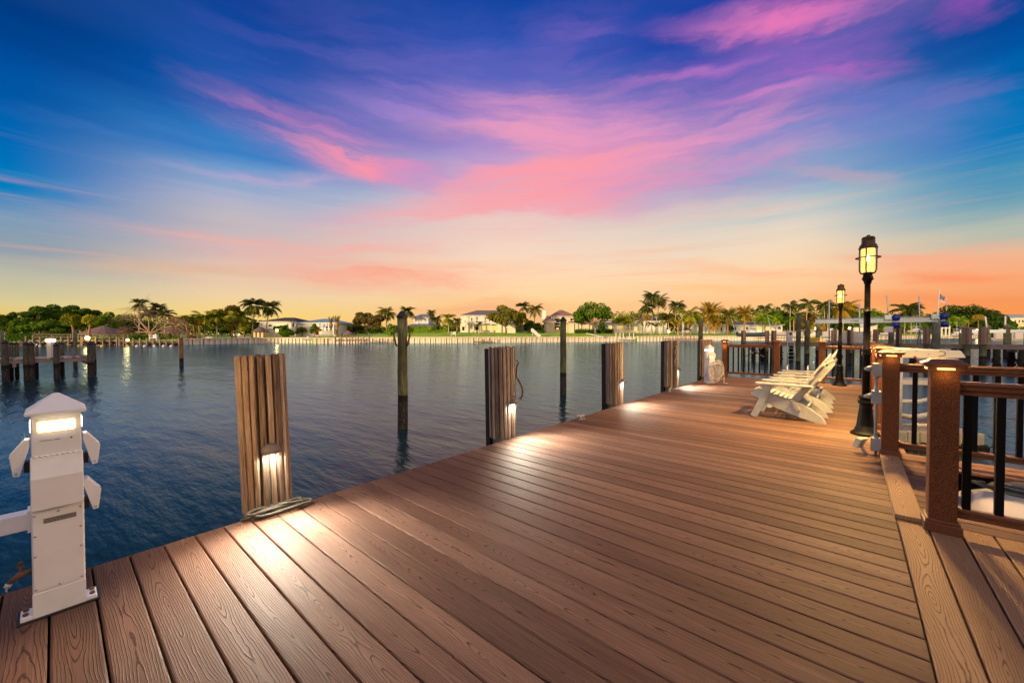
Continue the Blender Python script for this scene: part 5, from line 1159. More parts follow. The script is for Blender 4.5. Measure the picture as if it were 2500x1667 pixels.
def bare_tree():
    px = 369; Z = shore(px)[0]+4; g = ground_z(px, Z); c = at(px, Z, g); R.seed(91)
    r_ = thing('bare_tree', c, TH, 'wide leafless pinkish tree spreading over the left shore behind its dock', 'tree'); s = Z/FPX
    mbs = MB(); mbt = MB()
    def br(p, d, L, r, lv):
        n = 4; pts = [p]; dd = d.copy()
        for i in range(n): dd = (dd+rv(.28)+Vector((0,0,-.03*lv))).normalized(); pts.append(pts[-1]+dd*L/n)
        (mbs if lv < 3 else mbt).tube(pts, [r*(1-.13*i) for i in range(n+1)], 6 if lv < 2 else 3, cap=False)
        if lv >= 6: return
        for k in range(3 if lv < 5 else 2):
            a_ = pts[-1] if k == 0 else pts[R.choice([2,3])]; nd = (dd+rv(.75)+Vector((0,0,.04)))
            nd.y *= .8; nd.z *= .62; br(a_, nd.normalized(), L*R.uniform(.60,.80), r*.58, lv+1)
    base = Vector((0,0,0)); fk = Vector((.0,0,1.4)); mbs.tube([base,Vector((.1,0,.7)),fk], [.45,.32,.30], 8)
    for dx, dz_ in ((-1,.52),(-.7,.8),(.9,.55),(.4,.95),(-.25,1.0),(1.,.35),(-1.2,.30)): br(fk, Vector((dx*1.1,R.uniform(-.4,.4),dz_*.9)).normalized(), 3.7, .18, 1)
    mbs.build('trunk', T['bare'], r_); mbt.build('twigs', T['bare'], r_)
    return r_
bare_tree()
# ---- broadleaf trees          px  top base hw dz kind
for a in [
 (14,752,812,24,22,'dark','umbrella-topped dark tree at the extreme left edge of the shore','flat',.35),
 (30,778,822,34,12,'green','lower green tree with exposed trunks at the left edge, under the umbrella-topped one','round',.42),
 (88,742,822,46,20,'dark','broad layered dark tree, left peak of the left forest','flat',.30),
 (130,740,822,44,24,'dark','layered tree forming the middle peak of the left forest','flat',.3),
 (100,775,824,46,10,'green','spreading green tree low in front of the left forest above the dock lamp','round',.35),
 (158,778,824,40,12,'green','spreading green tree left of the first thatched roof','round',.3),
 (200,741,818,42,24,'dark','layered dark tree forming the right peak of the left forest','flat',.3),
 (262,757,820,34,17,'green','bright green tree directly right of the thatched roof','round',.30),
 (306,763,820,40,22,'green','rounded green tree left of the tall leftmost coconut palm','round',.25),
 (352,778,822,34,26,'dark','dark tree behind the bare pink tree','round',.2),
 (560,738,815,50,34,'brown','big bronze-topped tree rising behind the coconut palms at the left lawn','round',.42),
 (540,772,815,40,28,'dark','dark tree filling the gap under the bronze-topped tree','round',.2),
 (626,772,812,24,34,'dark','dark green tree left of the white house with the brown roof','round',.25),
 (690,786,822,26,9,'green','dense dark-green tree in front of the white house wall with a lit spot','round',.2),
 (737,795,818,14,12,'olive','small olive tree between the brown-roofed and blue-roofed houses','round',.4),
 (752,790,818,12,15,'gold','small golden tree in front of the blue-roofed house','round',.4),
 (768,788,818,17,11,'green','round green tree in front of the blue-roofed house, left of the white cruiser','round',.35),
 (897,751,813,44,20,'brown','large spreading bronze tree left of the tall capped pole','round',.40),
 (868,780,812,24,26,'olive','low olive tree under the left side of the large bronze tree','round',.2),
 (1068,787,813,12,12,'green','little green tree in front of the clipped hedge','round',.42),
 (1232,738,812,46,12,'olive','large airy tree in front of the columned two-storey house','round',.36),
 (1272,755,806,24,22,'yellow','yellowish tree right behind the large airy tree','round',.3),
 (1340,772,806,16,40,'dark','dark tree wedged behind the chimney of the pink-roofed house','round',.3),
 (1300,778,806,26,26,'dark','dark undergrowth tree left of the pink-roofed house','round',.2),
 (1451,728,804,54,12,'green','biggest round dense green tree on the lawn, center right','round',.36),
 (1520,763,806,26,34,'yellow','yellow-green tree right behind the biggest round tree','round',.25),
 (1555,755,806,24,38,'olive','olive tree behind the two slender palms at the wooden platform','round',.2),
 (1625,750,806,34,40,'olive','olive tree behind the tallest pair of palms','round',.2),
 (1690,775,806,30,36,'olive','olive tree behind the arching palm by the gazebo','round',.2),
 (1765,776,806,40,44,'dark','dark tree line segment behind the golden date palms','round',.15),
 (1905,740,806,42,40,'dark','tall dark tree behind the royal palms, left of the tall green pole','round',.25),
 (1962,752,806,34,34,'brown','bronze-green tree between the tall green pole and the farther lamp','round',.25),
 (2060,735,806,52,40,'green','large green tree behind the farther street lamp','round',.25),
 (2110,745,808,50,30,'green','sloping green tree between the two street lamps','round',.2),
 (2180,764,808,46,40,'green','low green tree under the first thin white guide pole right of the nearer lamp','round',.15),
 (2255,768,808,44,50,'dark','low dark tree left of the flagpole','round',.15),
 (2350,736,808,80,60,'deep','great dark dome-shaped tree beside the flag','round',.18),
 (2408,752,808,48,50,'deep','right shoulder of the great dome-shaped tree, sloping toward the white apartments','round',.18),
 (2455,776,812,26,20,'dark','small dark tree in front of the white apartment buildings','round',.15),
 (1998,782,812,16,14,'gold','golden low tree glowing under string lights behind the lift beam','round',.2),  # string-light glow put into the leaf colour, next two rows too
 (1985,790,815,24,16,'yellow','yellow glowing shrub-like tree beside the tall green pole','round',.1),
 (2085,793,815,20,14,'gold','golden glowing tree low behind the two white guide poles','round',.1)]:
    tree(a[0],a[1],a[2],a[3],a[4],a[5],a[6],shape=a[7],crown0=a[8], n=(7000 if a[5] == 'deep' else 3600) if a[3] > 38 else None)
# ---- palms                    px  top base hw dz style label lean dead
for a in [
 (181,770,826,24,3,'sabal','yellow-green sabal palm in front of the first thatched roof, left one','yellow',-6,0),
 (216,772,826,20,3,'sabal','yellow-green sabal palm in front of the first thatched roof, right one','yellow',6,0),
 (340,730,826,18,16,'coco','tall coconut palm rising alone above the left forest','palm',2,0),
 (364,752,826,19,16,'coco','coconut palm second from left above the bare pink tree','palm',-1,0),
 (383,740,826,20,20,'coco','coconut palm directly behind the bare pink tree, tallest above it','palm',2,0),
 (402,754,826,18,16,'coco','coconut palm right above the bare pink tree','palm',4,0),
 (430,776,826,17,9,'sabal','ruddy sabal palm beside the short rusty pole, left one','gold',0,0),
 (460,774,829,18,6,'sabal','leaning sabal palm with a pale trunk, first right of the rusty pole','olive',-8,0),
 (476,776,826,17,7,'sabal','leaning sabal palm with a pale trunk, second right of the rusty pole','olive',-6,0),
 (487,780,829,12,6,'sabal','short sabal palm with orange trunk between leaning and coconut palms','gold',-1,0),
 (502,760,829,27,7,'coco','yellow-green coconut palm left on the lawn behind the left seawall','yellow',-4,0),
 (529,758,829,25,6,'coco','coconut palm with a brown hanging skirt of dead fronds','yellow',1,7),
 (566,780,823,18,8,'lush','small golden palm between two taller coconut palms on the left lawn','gold',0,0),
 (575,755,829,31,8,'coco','broad yellow-green coconut palm on the left lawn, right of the skirted one','yellow',6,2),
 (596,780,824,20,10,'lush','dense short palm right of the broad coconut palm','yellow',0,0),
 (616,728,829,27,7,'coco','tallest coconut palm with straight white trunk left of the white house','palm',4,3),
 (648,735,826,25,10,'coco','tall leaning coconut palm crossing the brown-roofed white house','palm',12,5),
 (808,770,820,6,14,'stub','stubby pruned palm before the blue-roofed house, left one','olive',0,0),
 (823,767,820,7,14,'stub','stubby pruned palm before the blue-roofed house, right taller one','olive',0,0),
 (944,749,808,22,22,'coco','coconut palm left of the tall capped pole','olive',0,2),
 (994,748,808,20,34,'coco','coconut palm behind the black cap of the tall pole','palm',0,0),
 (1053,756,800,12,44,'coco','slim far palm above the hedge','palm',0,0),
 (1063,770,800,16,34,'coco','bushy far palm just below the slim one above the hedge','palm',2,0),
 (1095,766,813,19,12,'coco','golden-green palm at the right end of the clipped hedge','yellow',0,0),
 (1116,775,810,15,20,'lush','dark palm left of the columned house','palm',0,0),
 (1170,784,808,9,10,'royal','small dark palm in front of the columned house veranda','palm',0,0),
 (1277,738,806,18,36,'royal','dark royal palm behind the large airy tree','palm',0,0),
 (1304,744,803,20,20,'coco','pale-trunked palm left of the white chimney','olive',2,0),
 (1576,736,812,20,20,'coco','palm left of the tallest pair, with a low-hanging crown','palm',3,0),
 (1573,768,816,10,8,'coco','thin pale-trunked palm at the lawn edge right of the wooden platform','gold',5,0),
 (1592,712,808,23,24,'coco','tallest palm on the shore, dark plume left of its rusty twin','palm',0,0),
 (1600,720,806,22,26,'coco','rusty-fronded twin of the tallest palm, trunk leaning right','brown',10,4),
 (1645,735,800,20,28,'coco','upright-plumed palm left of the arching palm','palm',8,0),
 (1684,752,808,28,14,'coco','wide arching palm above the dark gazebo','yellow',0,0),
 (1732,748,808,34,12,'date','golden date palm, leftmost of the three big ones','gold',0,0),
 (1777,757,812,25,12,'date','golden-green date palm, middle and smallest of the three big ones','olive',0,0),
 (1817,751,808,24,12,'date','golden date palm, rightmost of the three big ones','gold',0,0),
 (1748,782,808,16,10,'date','short golden date palm tucked beside the leftmost big one','gold',0,0),
 (1843,752,808,12,22,'royal','slim dark palm right of the three big date palms','palm',0,0),
 (1868,742,806,16,26,'royal','royal palm above the blue-hulled boat','palm',0,0),
 (1862,762,810,22,14,'lush','lime-green palm behind the blue-hulled boat','lime',0,0),
 (1893,765,810,18,14,'lush','lime-green palm left of the white shore pedestal','lime',0,0),
 (1929,734,808,18,16,'royal','royal palm left of the tall green pole','palm',0,0),
 (1938,770,812,13,12,'bush','bright lime young palm beside the tall green pole','lime',0,0),
 (1968,725,808,24,18,'royal','largest royal palm with a pink trunk between the two tall green poles','palm',3,0),
 (2012,732,808,20,18,'royal','royal palm left of the farther street lamp','palm',0,0),
 (2021,740,808,17,22,'royal','royal palm touching the lantern of the farther street lamp','palm',0,0),
 (2058,735,808,32,16,'coco','wide golden palm spreading behind the farther lantern','gold',0,0),
 (2208,739,812,28,12,'coco','dark palm right of the blue motors guide pole, left of its twin','palm',3,0),
 (2224,742,812,22,12,'coco','dark palm twin right of the first, by the second thin guide pole','palm',0,0),
 (2318,770,815,18,14,'lush','lime palm row tree, first right of the flagpole','lime',0,0),
 (2342,772,815,16,14,'lush','lime palm row tree, second right of the flagpole','lime',0,0),
 (2364,775,815,12,14,'lush','olive palm between the two thick wrapped piles','olive',0,0),
 (2388,770,815,14,12,'sabal','golden sabal palm behind the right thick wrapped pile','gold',0,0),
 (2296,768,815,12,14,'lush','lime palm directly behind the right blue motor','lime',0,0),
 (1522,783,815,12,8,'bush','low yellow palm at the wooden platform, left one','yellow',0,0),
 (1538,778,815,14,8,'bush','low yellow palm above the wooden platform, right one','yellow',0,0),
 (1562,782,815,12,9,'bush','low yellow palm right of the wooden platform','yellow',0,0),
 (1590,785,815,14,9,'bush','low dark palm under the tallest pair','palm',0,0),
 (1612,783,815,13,9,'bush','low palm left of the starry garden light','yellow',0,0),
 (1632,777,815,16,9,'bush','low golden palm above the starry garden light','gold',0,0),
 (1655,780,815,14,10,'bush','low golden palm left of the dark gazebo','gold',0,0),
 (1680,782,812,14,12,'bush','golden palm right behind the dark gazebo','gold',0,0)]:
    palm(a[0],a[1],a[2],a[3],a[4],a[5],a[6],leaf=a[7],lean=a[8],dead=a[9])
hedge(10,166,815,4,'dark hedge along the left forest edge, left of the thatched roofs','dark')
hedge(258,440,819,4,'low hedge between the thatched roofs behind the left shore dock','green')
hedge(995,1092,797,26,'tall clipped bright hedge in front of the grey-roofed house','lime',1500)
hedge(1407,1500,803,14,'low dark hedge under the biggest round tree','dark',500)
hedge(1290,1330,806,16,'low hedge right of the large airy tree','dark',200)
bush(950,800,824,18,7,'lime','bright round shrub at the shore left of the tall capped pole',900)
bush(1300,785,806,14,18,'dark','dark round shrub behind the white ramp')
bush(1470,786,806,18,11,'dark','dark shrub right of the trunk of the biggest round tree',800)
bush(471,818,832,11,3,'red','reddish shrub between leaning palms on the left lawn')
bush(596,820,826,11,6,'red','low reddish shrub on the left lawn under the dense short palm',300)
bush(700,806,824,24,5,'green','low green shrub in front of the white house with the lit spot',800)
bush(780,800,818,14,9,'red','rust-colored shrub under the round green tree by the cruiser',400)
bush(1780,790,812,18,26,'dark','dark clipped shrub between date palm trunks and the arched door',700)
bush(338,812,828,14,3,'dark','dark shrub at the foot of the bare pink tree, left side',400)
bush(400,815,828,26,5,'dark','dark shrub at the foot of the bare pink tree, right side',700)
# distant wood closing the gaps behind everything
def wood(pa, pb, kind, label):
    R.seed(5); mb = MB()
    for px in range(pa, pb, 7):
        Z = shore(px)[0]+(65 if px > 345 else 32)+R.random()*25; g = ground_z(px, Z); c = at(px, Z, g); w = 7*Z/FPX; tp = 760 if px < 345 else 772 if px < 440 else 765 if px < 600 else 788 if px < 1130 else 783 if px < 1490 else 756 if px < 1800 else 750 if px < 2060 else 758 if px < 2280 else 768 if px < 2440 else 790; h = max(2., level(R.uniform(tp,tp+11), Z, px)-g)
        if 780 < px < 870 or 990 < px < 1060 or 1120 < px < 1180 or 1330 < px < 1400: h *= .75
        leaves(mb, c+Vector((0,0,h*.5)), Vector((w*1.3,w*1.3,h*.5)), 130, Z*.0024)
    tag(mb.build('distant_wood', K[kind]), label, 'wood', kind='stuff')
wood(-300, 1480, 'dark', 'dark belt of far-off trees behind the houses up to the pink-roofed house')
wood(1480, 2800, 'green', 'green belt of far-off trees behind the villas and the date palms')

# ---------------------------------------------------------------- houses
M_wallw = paint('white_stucco', (.82,.78,.76), .85, .06, 2, bump=.05)
M_wallc = paint('cream_stucco', (.74,.58,.40), .85, .08, 2)
M_wallp = paint('pale_clapboard', (.78,.67,.56), .85, .06, 3)
M_roofb = paint('dark_brown_shingles', (.055,.035,.032), .85, .4, 9, attr=.1)
M_roofg = paint('grey_metal_roof', (.34,.34,.38), .5, .1, 2, stretch=(4,1,1))
M_roofblue = paint('pale_blue_metal_roof', (.16,.34,.46), .45, .12, 2)
M_roofgr = paint('grey_brown_shingles', (.17,.14,.14), .85, .25, 8)
M_roofp = paint('pink_brown_tiles', (.30,.17,.13), .85, .25, 8)
M_thatch = paint('thatch', (.20,.13,.12), .95, .4, 7, bump=.6, stretch=(3,3,.6))
M_win = paint('dark_window_glass', (.02,.025,.03), .08, .1, 3)
M_trim = paint('white_trim', (.70,.68,.66), .6, .04, 4)
M_shut = paint('blue_shutter', (.03,.12,.25), .6, .1, 4)
M_timber = paint('weathered_timber', (.26,.19,.15), .9, .35, 6, attr=.2)
def house(label, px0, px1, pyb, pye, pyt, dz, depth, wall, roof, ridge=.3, win=(), cols=(), lit=(), name='house', cat='house', balcony=(), wings=(), chim=None, over=.6, shut=(), Z=None, group=None):
    pc = (px0+px1)/2; Z = Z or shore(pc)[0]+dz; s = Z/FPX; g = min(ground_z(pc, Z), level(pyb, Z, pc)); c = at(pc, Z, 0)
    r_ = thing(name, (c.x, c.y, g), TH, label, cat, group); X = lambda p_: (p_-pc)*s; Q = lambda y_: level(y_, Z, pc)-g
    def block(a0, a1, e_, t_, d0, d1, rg, nm=''):
        w0, w1 = X(a0), X(a1); ze = Q(e_); zt = Q(t_)
        mb = MB(); mb.box(((w0+w1)/2,(d0+d1)/2,ze/2-.4), (w1-w0,d1-d0,ze+.8)); wl = mb.build('wall', wall, r_)
        o_ = over; y0, y1 = d0-o_, d1+o_; x0, x1 = w0-o_, w1+o_; ym = (y0+y1)/2; rx = (x1-x0)*rg/2; xm = (x0+x1)/2
        mb = MB(); vs = [(x0,y0,ze),(x1,y0,ze),(x1,y1,ze),(x0,y1,ze),(x0,y0,ze+.12),(x1,y0,ze+.12),(x1,y1,ze+.12),(x0,y1,ze+.12),(xm-rx,ym,zt),(xm+rx,ym,zt)]
        mb.add(vs, [(0,3,2,1),(0,1,5,4),(1,2,6,5),(2,3,7,6),(3,0,4,7),(4,5,9,8),(5,6,9),(6,7,8,9),(7,4,8)], .5); rf = mb.build('roof', roof, r_)
        mb = MB(); mb.box((xm,y0-.03,ze+.05),(x1-x0+.1,.06,.22)); mb.build('fascia', M_trim, rf)
    block(px0, px1, pye, pyt, 0, depth, ridge)
    for w_ in wings: block(w_[0], w_[1], w_[2], w_[3], w_[4], w_[5], w_[6])
    def pane(q, mat, nm='window', y=-.04):
        a0, a1, t0, t1 = q[:4]; yy = q[4] if len(q) > 4 else 0
        mb = MB(); mb.box(((X(a0)+X(a1))/2, yy+y, (Q(t0)+Q(t1))/2), (X(a1)-X(a0), .06, Q(t0)-Q(t1))); o = mb.build(nm, mat, r_)
        if nm == 'window' and a1-a0 > 2.5:
            mb = MB(); w_ = X(a1)-X(a0); h_ = Q(t0)-Q(t1); xc = (X(a0)+X(a1))/2; zc = (Q(t0)+Q(t1))/2; k = max(1, int(w_/1.2))
            for i in range(k+1): mb.box((xc-w_/2+w_*i/k, yy+y-.05, zc), (.09,.05,h_+.1))
            for z_ in (-.5,.5): mb.box((xc, yy+y-.06, zc+z_*h_), (w_+.1,.05,.09))
            mb.build('frame', M_trim, o)
        return o
    for q in win: pane(q, M_win)
    for q in lit: pane(q, G_win, 'lit_window')
    for q in shut: pane(q, M_shut, 'shutter')
    for q in cols:
        mb = MB(); yy = q[3] if len(q) > 3 else -1.6; mb.box((X(q[0]), yy, (Q(q[1])+Q(q[2]))/2), (.38,.38,Q(q[1])-Q(q[2]) if Q(q[1]) > Q(q[2]) else Q(q[2])-Q(q[1]))); mb.build('column', M_trim, r_)
    for q in balcony:
        mb = MB(); yy = -.9; mb.box(((X(q[0])+X(q[1]))/2, yy, Q(q[2])), (X(q[1])-X(q[0]),1.8,.35))
        sl_ = mb.build('balcony_floor', M_trim, r_)
        mb = MB(); mb.box(((X(q[0])+X(q[1]))/2, -1.75, Q(q[2])+1.1), (X(q[1])-X(q[0]),.06,.08)); x_ = X(q[0])
        while x_ < X(q[1]): mb.box((x_,-1.75,Q(q[2])+.6),(.05,.05,1.)); x_ += .35
        mb.build('balcony_rail', M_trim, sl_)
    if chim:
        mb = MB(); mb.box((X(chim[0]), depth*.35, (Q(chim[1])+Q(chim[2]))/2), (chim[3]*s, 1.4, Q(chim[1])-Q(chim[2]))); mb.build('chimney', M_wallw, r_)
    return r_
def hut(label, px0, px1, apex, eave, pyb, dz, wall=None, name='thatched_hut', lit=()):
    pc = (px0+px1)/2; Z = shore(pc)[0]+dz; s = Z/FPX; g = ground_z(pc, Z); c = at(pc, Z, g); w = (px1-px0)*s; r_ = thing(name, c, TH, label, 'hut'); ze = level(eave,Z,pc)-g; za = level(apex,Z,pc)-g
    mb = MB(); prof = [(w/2,ze-.15),(w/2,ze),(w*.36,ze+(za-ze)*.33),(w*.2,ze+(za-ze)*.66),(.05,za)]; mb.lathe(prof, 18, (0,w/2*.8,0), smooth=False); mb.build('roof', M_thatch, r_)
    for i in range(4):
        x_ = -w*.36+w*.72*i/3; mb = MB(); mb.tube([(x_,w*.12,-.2),(x_,w*.12,ze)], .12, 6); mb.build('post', T['bark'], r_)
    if wall: mb = MB(); mb.box((0,w*.4,ze/2-.1),(w*.72,w*.5,ze)); mb.build('wall', wall, r_)
    return r_
hut('first thatched hut, its big conical roof behind two sabal palms at the far left', 168, 262, 794, 815, 824, 6)
hut('low thatched roof behind the bare pink tree', 378, 425, 799, 812, 824, 16)
hut('thatched hut with a tan wall left of the brown-roofed white house', 606, 646, 797, 809, 822, 12, M_wallc)
hut('small round thatched shelter beside the shore dock, right of the blue-roofed house', 828, 860, 806, 816, 822, 6)
house('white two-storey house with a dark brown hip roof behind the leaning coconut palm', 634, 722, 822, 786, 773, 16, 13, M_wallw, M_roofb, .25,
      win=((637,640,790,795),(700,704,791,797),(712,715,789,798),(716,718,789,798),(709,712,808,814),(715,718,808,814),(656,664,792,797)), balcony=((640,660,803),), wings=(), lit=((675,679,806,812,-.5),))
house('white waterside house with a pale blue metal roof and blue shutters', 726, 822, 816, 789, 776, 20, 14, M_wallw, M_roofblue, .18,
      win=((783,787,791,801),(796,801,792,800),(811,814,791,800),(760,770,800,808)), shut=((779,782,791,801),(790,793,791,801)), cols=((785,816,790),(793,816,790),(803,816,790),(809,816,790),(815,816,790),(820,816,790)), balcony=((783,822,803),))
house('white house with stepped grey metal roofs and a white chimney behind the clipped hedge', 993, 1062, 812, 797, 783, 34, 16, M_wallw, M_roofg, .3, wings=((1003,1040,775,764,4,12,.3),), win=((1018,1023,771,777,3.95),(1027,1033,771,777,3.95),(1006,1010,771,777,3.95)), chim=(1007,790,771,9))
house('large two-storey columned house with warm-lit verandas behind the airy tree', 1124, 1258, 810, 771, 754, 24, 16, M_wallp, M_roofgr, .45,
      win=((1128,1135,797,807),(1150,1157,776,784),(1195,1205,776,785),(1160,1170,797,806)), lit=((1144,1147,776,785),(1134,1136,777,784),(1212,1220,776,786),(1178,1186,795,806),(1190,1204,795,806),(1205,1216,795,806)),
      cols=((1137,810,772),(1156.5,810,772),(1177,810,772),(1199,810,772),(1218,810,772)), balcony=((1137,1220,790),), wings=((1234,1258,789,786,-5,4,.3),))
house('cream house with a pink-brown hip roof, tall windows and a white chimney', 1345, 1405, 810, 773, 754, 24, 13, M_wallc, M_roofp, .12,
      win=((1354,1367,777,787),(1354,1367,789,794),(1354,1367,796,804),(1346,1349,777,803),(1392,1398,777,783)), lit=((1358,1364,800,804,-.02),), wings=((1332,1352,786,770,-2,7,.4),(1384,1442,790,783,-4,6,.6)), cols=((1352,810,774,-.4),(1369,810,774,-.4),(1395,810,791,-4.5),(1404,810,791,-4.5),(1412,810,791,-4.5),(1430,810,791,-4.5),(1438,810,791,-4.5)), chim=(1330.5,784,757,9))
tag(MB().box((0,0,0),(.01,.01,.01)).build('x', M_trim), '') if False else None
r_ = None
house('sliding-door garden wing of the cream house left of the round tree', 1404, 1426, 809, 793, 791, 18, 3, M_wallc, M_roofp, .9, win=((1406,1411,795,808),(1413,1418,795,808)), lit=((1419,1424,796,808),), over=.1)
house('low white house behind the palms right of the round tree', 1462, 1556, 810, 792, 784, 32, 12, M_wallw, M_roofgr, .6, lit=((1486,1494,795,803),(1506,1520,796,804)), win=((1530,1536,795,804),(1540,1544,795,804)), wings=((1478,1504,785,780,4,10,.6),), cols=((1482,808,792),(1500,808,792),(1525,808,792)))
house('grey-roofed white house hidden behind the tallest palms', 1545, 1628, 812, 784, 772, 30, 12, M_wallw, M_roofgr, .4, win=((1600,1606,787,797),(1575,1580,787,796)), lit=((1548,1556,798,808),(1620,1626,786,796)), cols=((1613,812,785),(1562,812,785)))
house('long low white villa with a flat white fascia behind the three date palms', 1697, 1770, 811, 793, 788, 26, 14, M_wallw, M_trim, .9, win=((1718,1722,797,808),(1728,1732,797,808),(1747,1752,797,808),(1759,1763,797,808)), lit=((1703,1706,798,808),), cols=((1715,811,794),(1724,811,794),(1735,811,794),(1745,811,794),(1766,811,794)))
house('white villa wing with an arched door and grey roof, right of the date palms', 1774, 1910, 811, 793, 785, 30, 14, M_wallw, M_roofgr, .8, win=((1786,1797,798,806),(1820,1826,797,806),(1898,1906,796,804)), lit=((1848,1858,797,806),(1866,1880,798,806)), cols=((1835,811,794),(1862,811,794),(1885,811,794)))
house('white apartment building with grey hip roof at the far right, left block', 2432, 2476, 815, 777, 765, 60, 18, M_wallp, M_roofg, .3, win=((2437,2441,782,788),(2446,2450,782,788),(2437,2441,792,798)), lit=((2462,2470,783,790),), name='apartment_building', cat='apartment building')
house('cream apartment building with balconies at the right edge of the photo', 2470, 2540, 815, 776, 766, 66, 18, M_wallc, M_roofg, .5, win=((2476,2480,781,788),(2486,2490,781,788),(2494,2499,781,788)), lit=((2481,2485,781,788),(2491,2494,781,788),(2476,2479,792,799)), balcony=((2474,2500,790),), name='apartment_building', cat='apartment building')
house('low white boathouse row behind the boats at the right', 2370, 2440, 818, 801, 797, 40, 10, M_wallp, M_roofgr, .9, win=((2380,2386,804,810),(2400,2406,804,810)))

# ---------------------------------------------------------------- seawalls, shore docks, boats and garden things
def seawall(px0, px1, label, mat=M_sheet, pitch=.75, rise=0, stones=False):
    n = max(2, int(abs(px1-px0)/25)); P = [at(px0+(px1-px0)*i/n, shore(px0+(px1-px0)*i/n+(.01 if i == 0 else (-.01 if i == n else 0)))[0], 0) for i in range(n+1)]
    r_ = thing('seawall', P[0], 0, label, 'seawall', 'seawalls of the far shore'); o = P[0]; mb = MB(); cb = MB(); acc = 0; k = 0
    for a_, b_, i in zip(P, P[1:], range(n)):
        px = px0+(px1-px0)*(i+.5)/n; zt = shore(px)[1]; d = b_-a_; L = d.length; d.normalize(); nn = Vector((d.y,-d.x,0)); 
        m_ = max(1, round(L/pitch))
        for j in range(m_):
            c = a_+d*L*(j+.5)/m_-o; w = L/m_
            mb.box(c+nn*(.0 if j % 2 else .24)+Vector((0,0,(zt+WATER-1)/2)), (w*(1.02 if j % 2 else .62), .3, zt-WATER+1), rz=atan2(d.y,d.x), rnd=(.75 if j % 2 == 0 else .25)+R.uniform(-.2,.2))
        cb.box((a_+b_)/2-o+nn*.1+Vector((0,0,zt+.08+rise)), (L+.05,.75,.24), rz=atan2(d.y,d.x))
    mb.build('sheet_panels', mat, r_); cb.build('cap_beam', M_cap, r_); return r_
seawall(440, 632, 'orange-lit ribbed seawall below the coconut palm lawn, left of the white house')
seawall(632, 762, 'thin-ribbed seawall in front of the brown-roofed white house', pitch=.45)
seawall(764, 902, 'ribbed seawall stepping forward behind the six-post shore dock')
seawall(902, 1551, 'long pale ribbed seawall along the bright green lawns in the middle')
seawall(1555, 1830, 'pinkish ribbed seawall behind the date palms')
seawall(1830, 2700, 'distant seawall behind the docks and boats at the right', pitch=2.)
R.seed(44); r_ = MB()
for i in range(520):
    px = R.uniform(-20, 442); Z = shore(px)[0]-R.uniform(-.6,1.6); z = WATER+(.75-(shore(px)[0]-Z)*.45)*R.random(); r_.ball(at(px, Z, z), R.uniform(.15,.42), 6, 4, (1.2,1,.7))
tag(r_.build('riprap', M_stone), 'brown rubble stones heaped along the left shore under the walkway', 'riprap', kind='stuff')
def walkway(px0, px1, off, zdeck, label, posts, railh=0, mat=M_timber, pw=.28, ptop=.7, name='shore_dock'):
    Z0 = shore(px0)[0]-off; Z1 = shore(px1)[0]-off; a_ = at(px0, Z0); b_ = at(px1, Z1); d = b_-a_; L = d.length; r_ = thing(name, a_, atan2(d.y,d.x), label, 'dock')
    mb = MB(); n = int(L/.3); [mb.box((L*(i+.5)/n,.6,zdeck-.05),(L/n*.9,1.5,.08)) for i in range(n)]; mb.build('deck_boards', mat, r_)
    mb = MB(); mb.box((L/2,-.16,zdeck-.18),(L,.1,.25)); mb.build('rim_joist', mat, r_)
    for i in range(posts): x_ = L*(i+.02)/(posts-1)*.98; mb = MB(); mb.tube([(x_,-.3,-2.2),(x_,-.3,zdeck+ptop)], pw/2, 8); mb.build('piling', mat, r_)
    if railh:
        mb = MB(); [mb.box((L/2,1.2,zdeck+railh*k),(L,.07,.1)) for k in (.5,1)]; k = int(L/2.2); [mb.box((L*i/k,1.2,zdeck+railh/2),(.12,.12,railh)) for i in range(k+1)]; mb.build('handrail', mat, r_)
    return r_
walkway(66, 205, 1.5, .2, 'low wooden walkway with a rail left of the first thatched hut', 9, 1.0)
walkway(200, 305, 1.5, .15, 'wooden walkway with a two-bar rail in front of the first thatched hut', 7, 1.0)
walkway(292, 440, 2.5, -.2, 'low shore dock with many short posts in front of the bare pink tree', 10)
walkway(818, 903, 4.5, -.05, 'shore dock standing on tall dark posts right of the two stubby palms', 7, ptop=.9, pw=.34)
walkway(1156, 1196, 2.5, -.55, 'tiny low jetty with two posts on the long seawall', 3, ptop=.9)
walkway(1618, 1705, 5, -.1, 'rough dock with rubble under it below the dark gazebo', 9, ptop=.5)
walkway(2185, 2330, 12, -.1, 'far wooden dock behind the small white table', 8)
walkway(2330, 2500, 40, .1, 'far dock in front of the white apartments', 8)
def bench(px, Z, w, h, label):
    g = ground_z(px, Z); r_ = thing('bench', at(px, Z, g), TH, label, 'bench'); mb = MB(); mb.box((0,0,.45),(w,.5,.08)); mb.build('seat', M_trim, r_); mb = MB(); [mb.box((0,.22,.62+.22*i),(w,.06,.16)) for i in range(3)]; mb.build('backrest', M_trim, r_)
    for s in (-1,1): mb = MB(); mb.box((s*(w/2-.08),0,.6),(.1,.5,1.2)); mb.build('leg', M_trim, r_)
    return r_
bench(1107, 109, 1.35, 1.2, 'white slatted bench on the lawn facing the long seawall')
bench(375, 81, 1.6, 1.1, 'white bench at the dock in front of the bare pink tree')
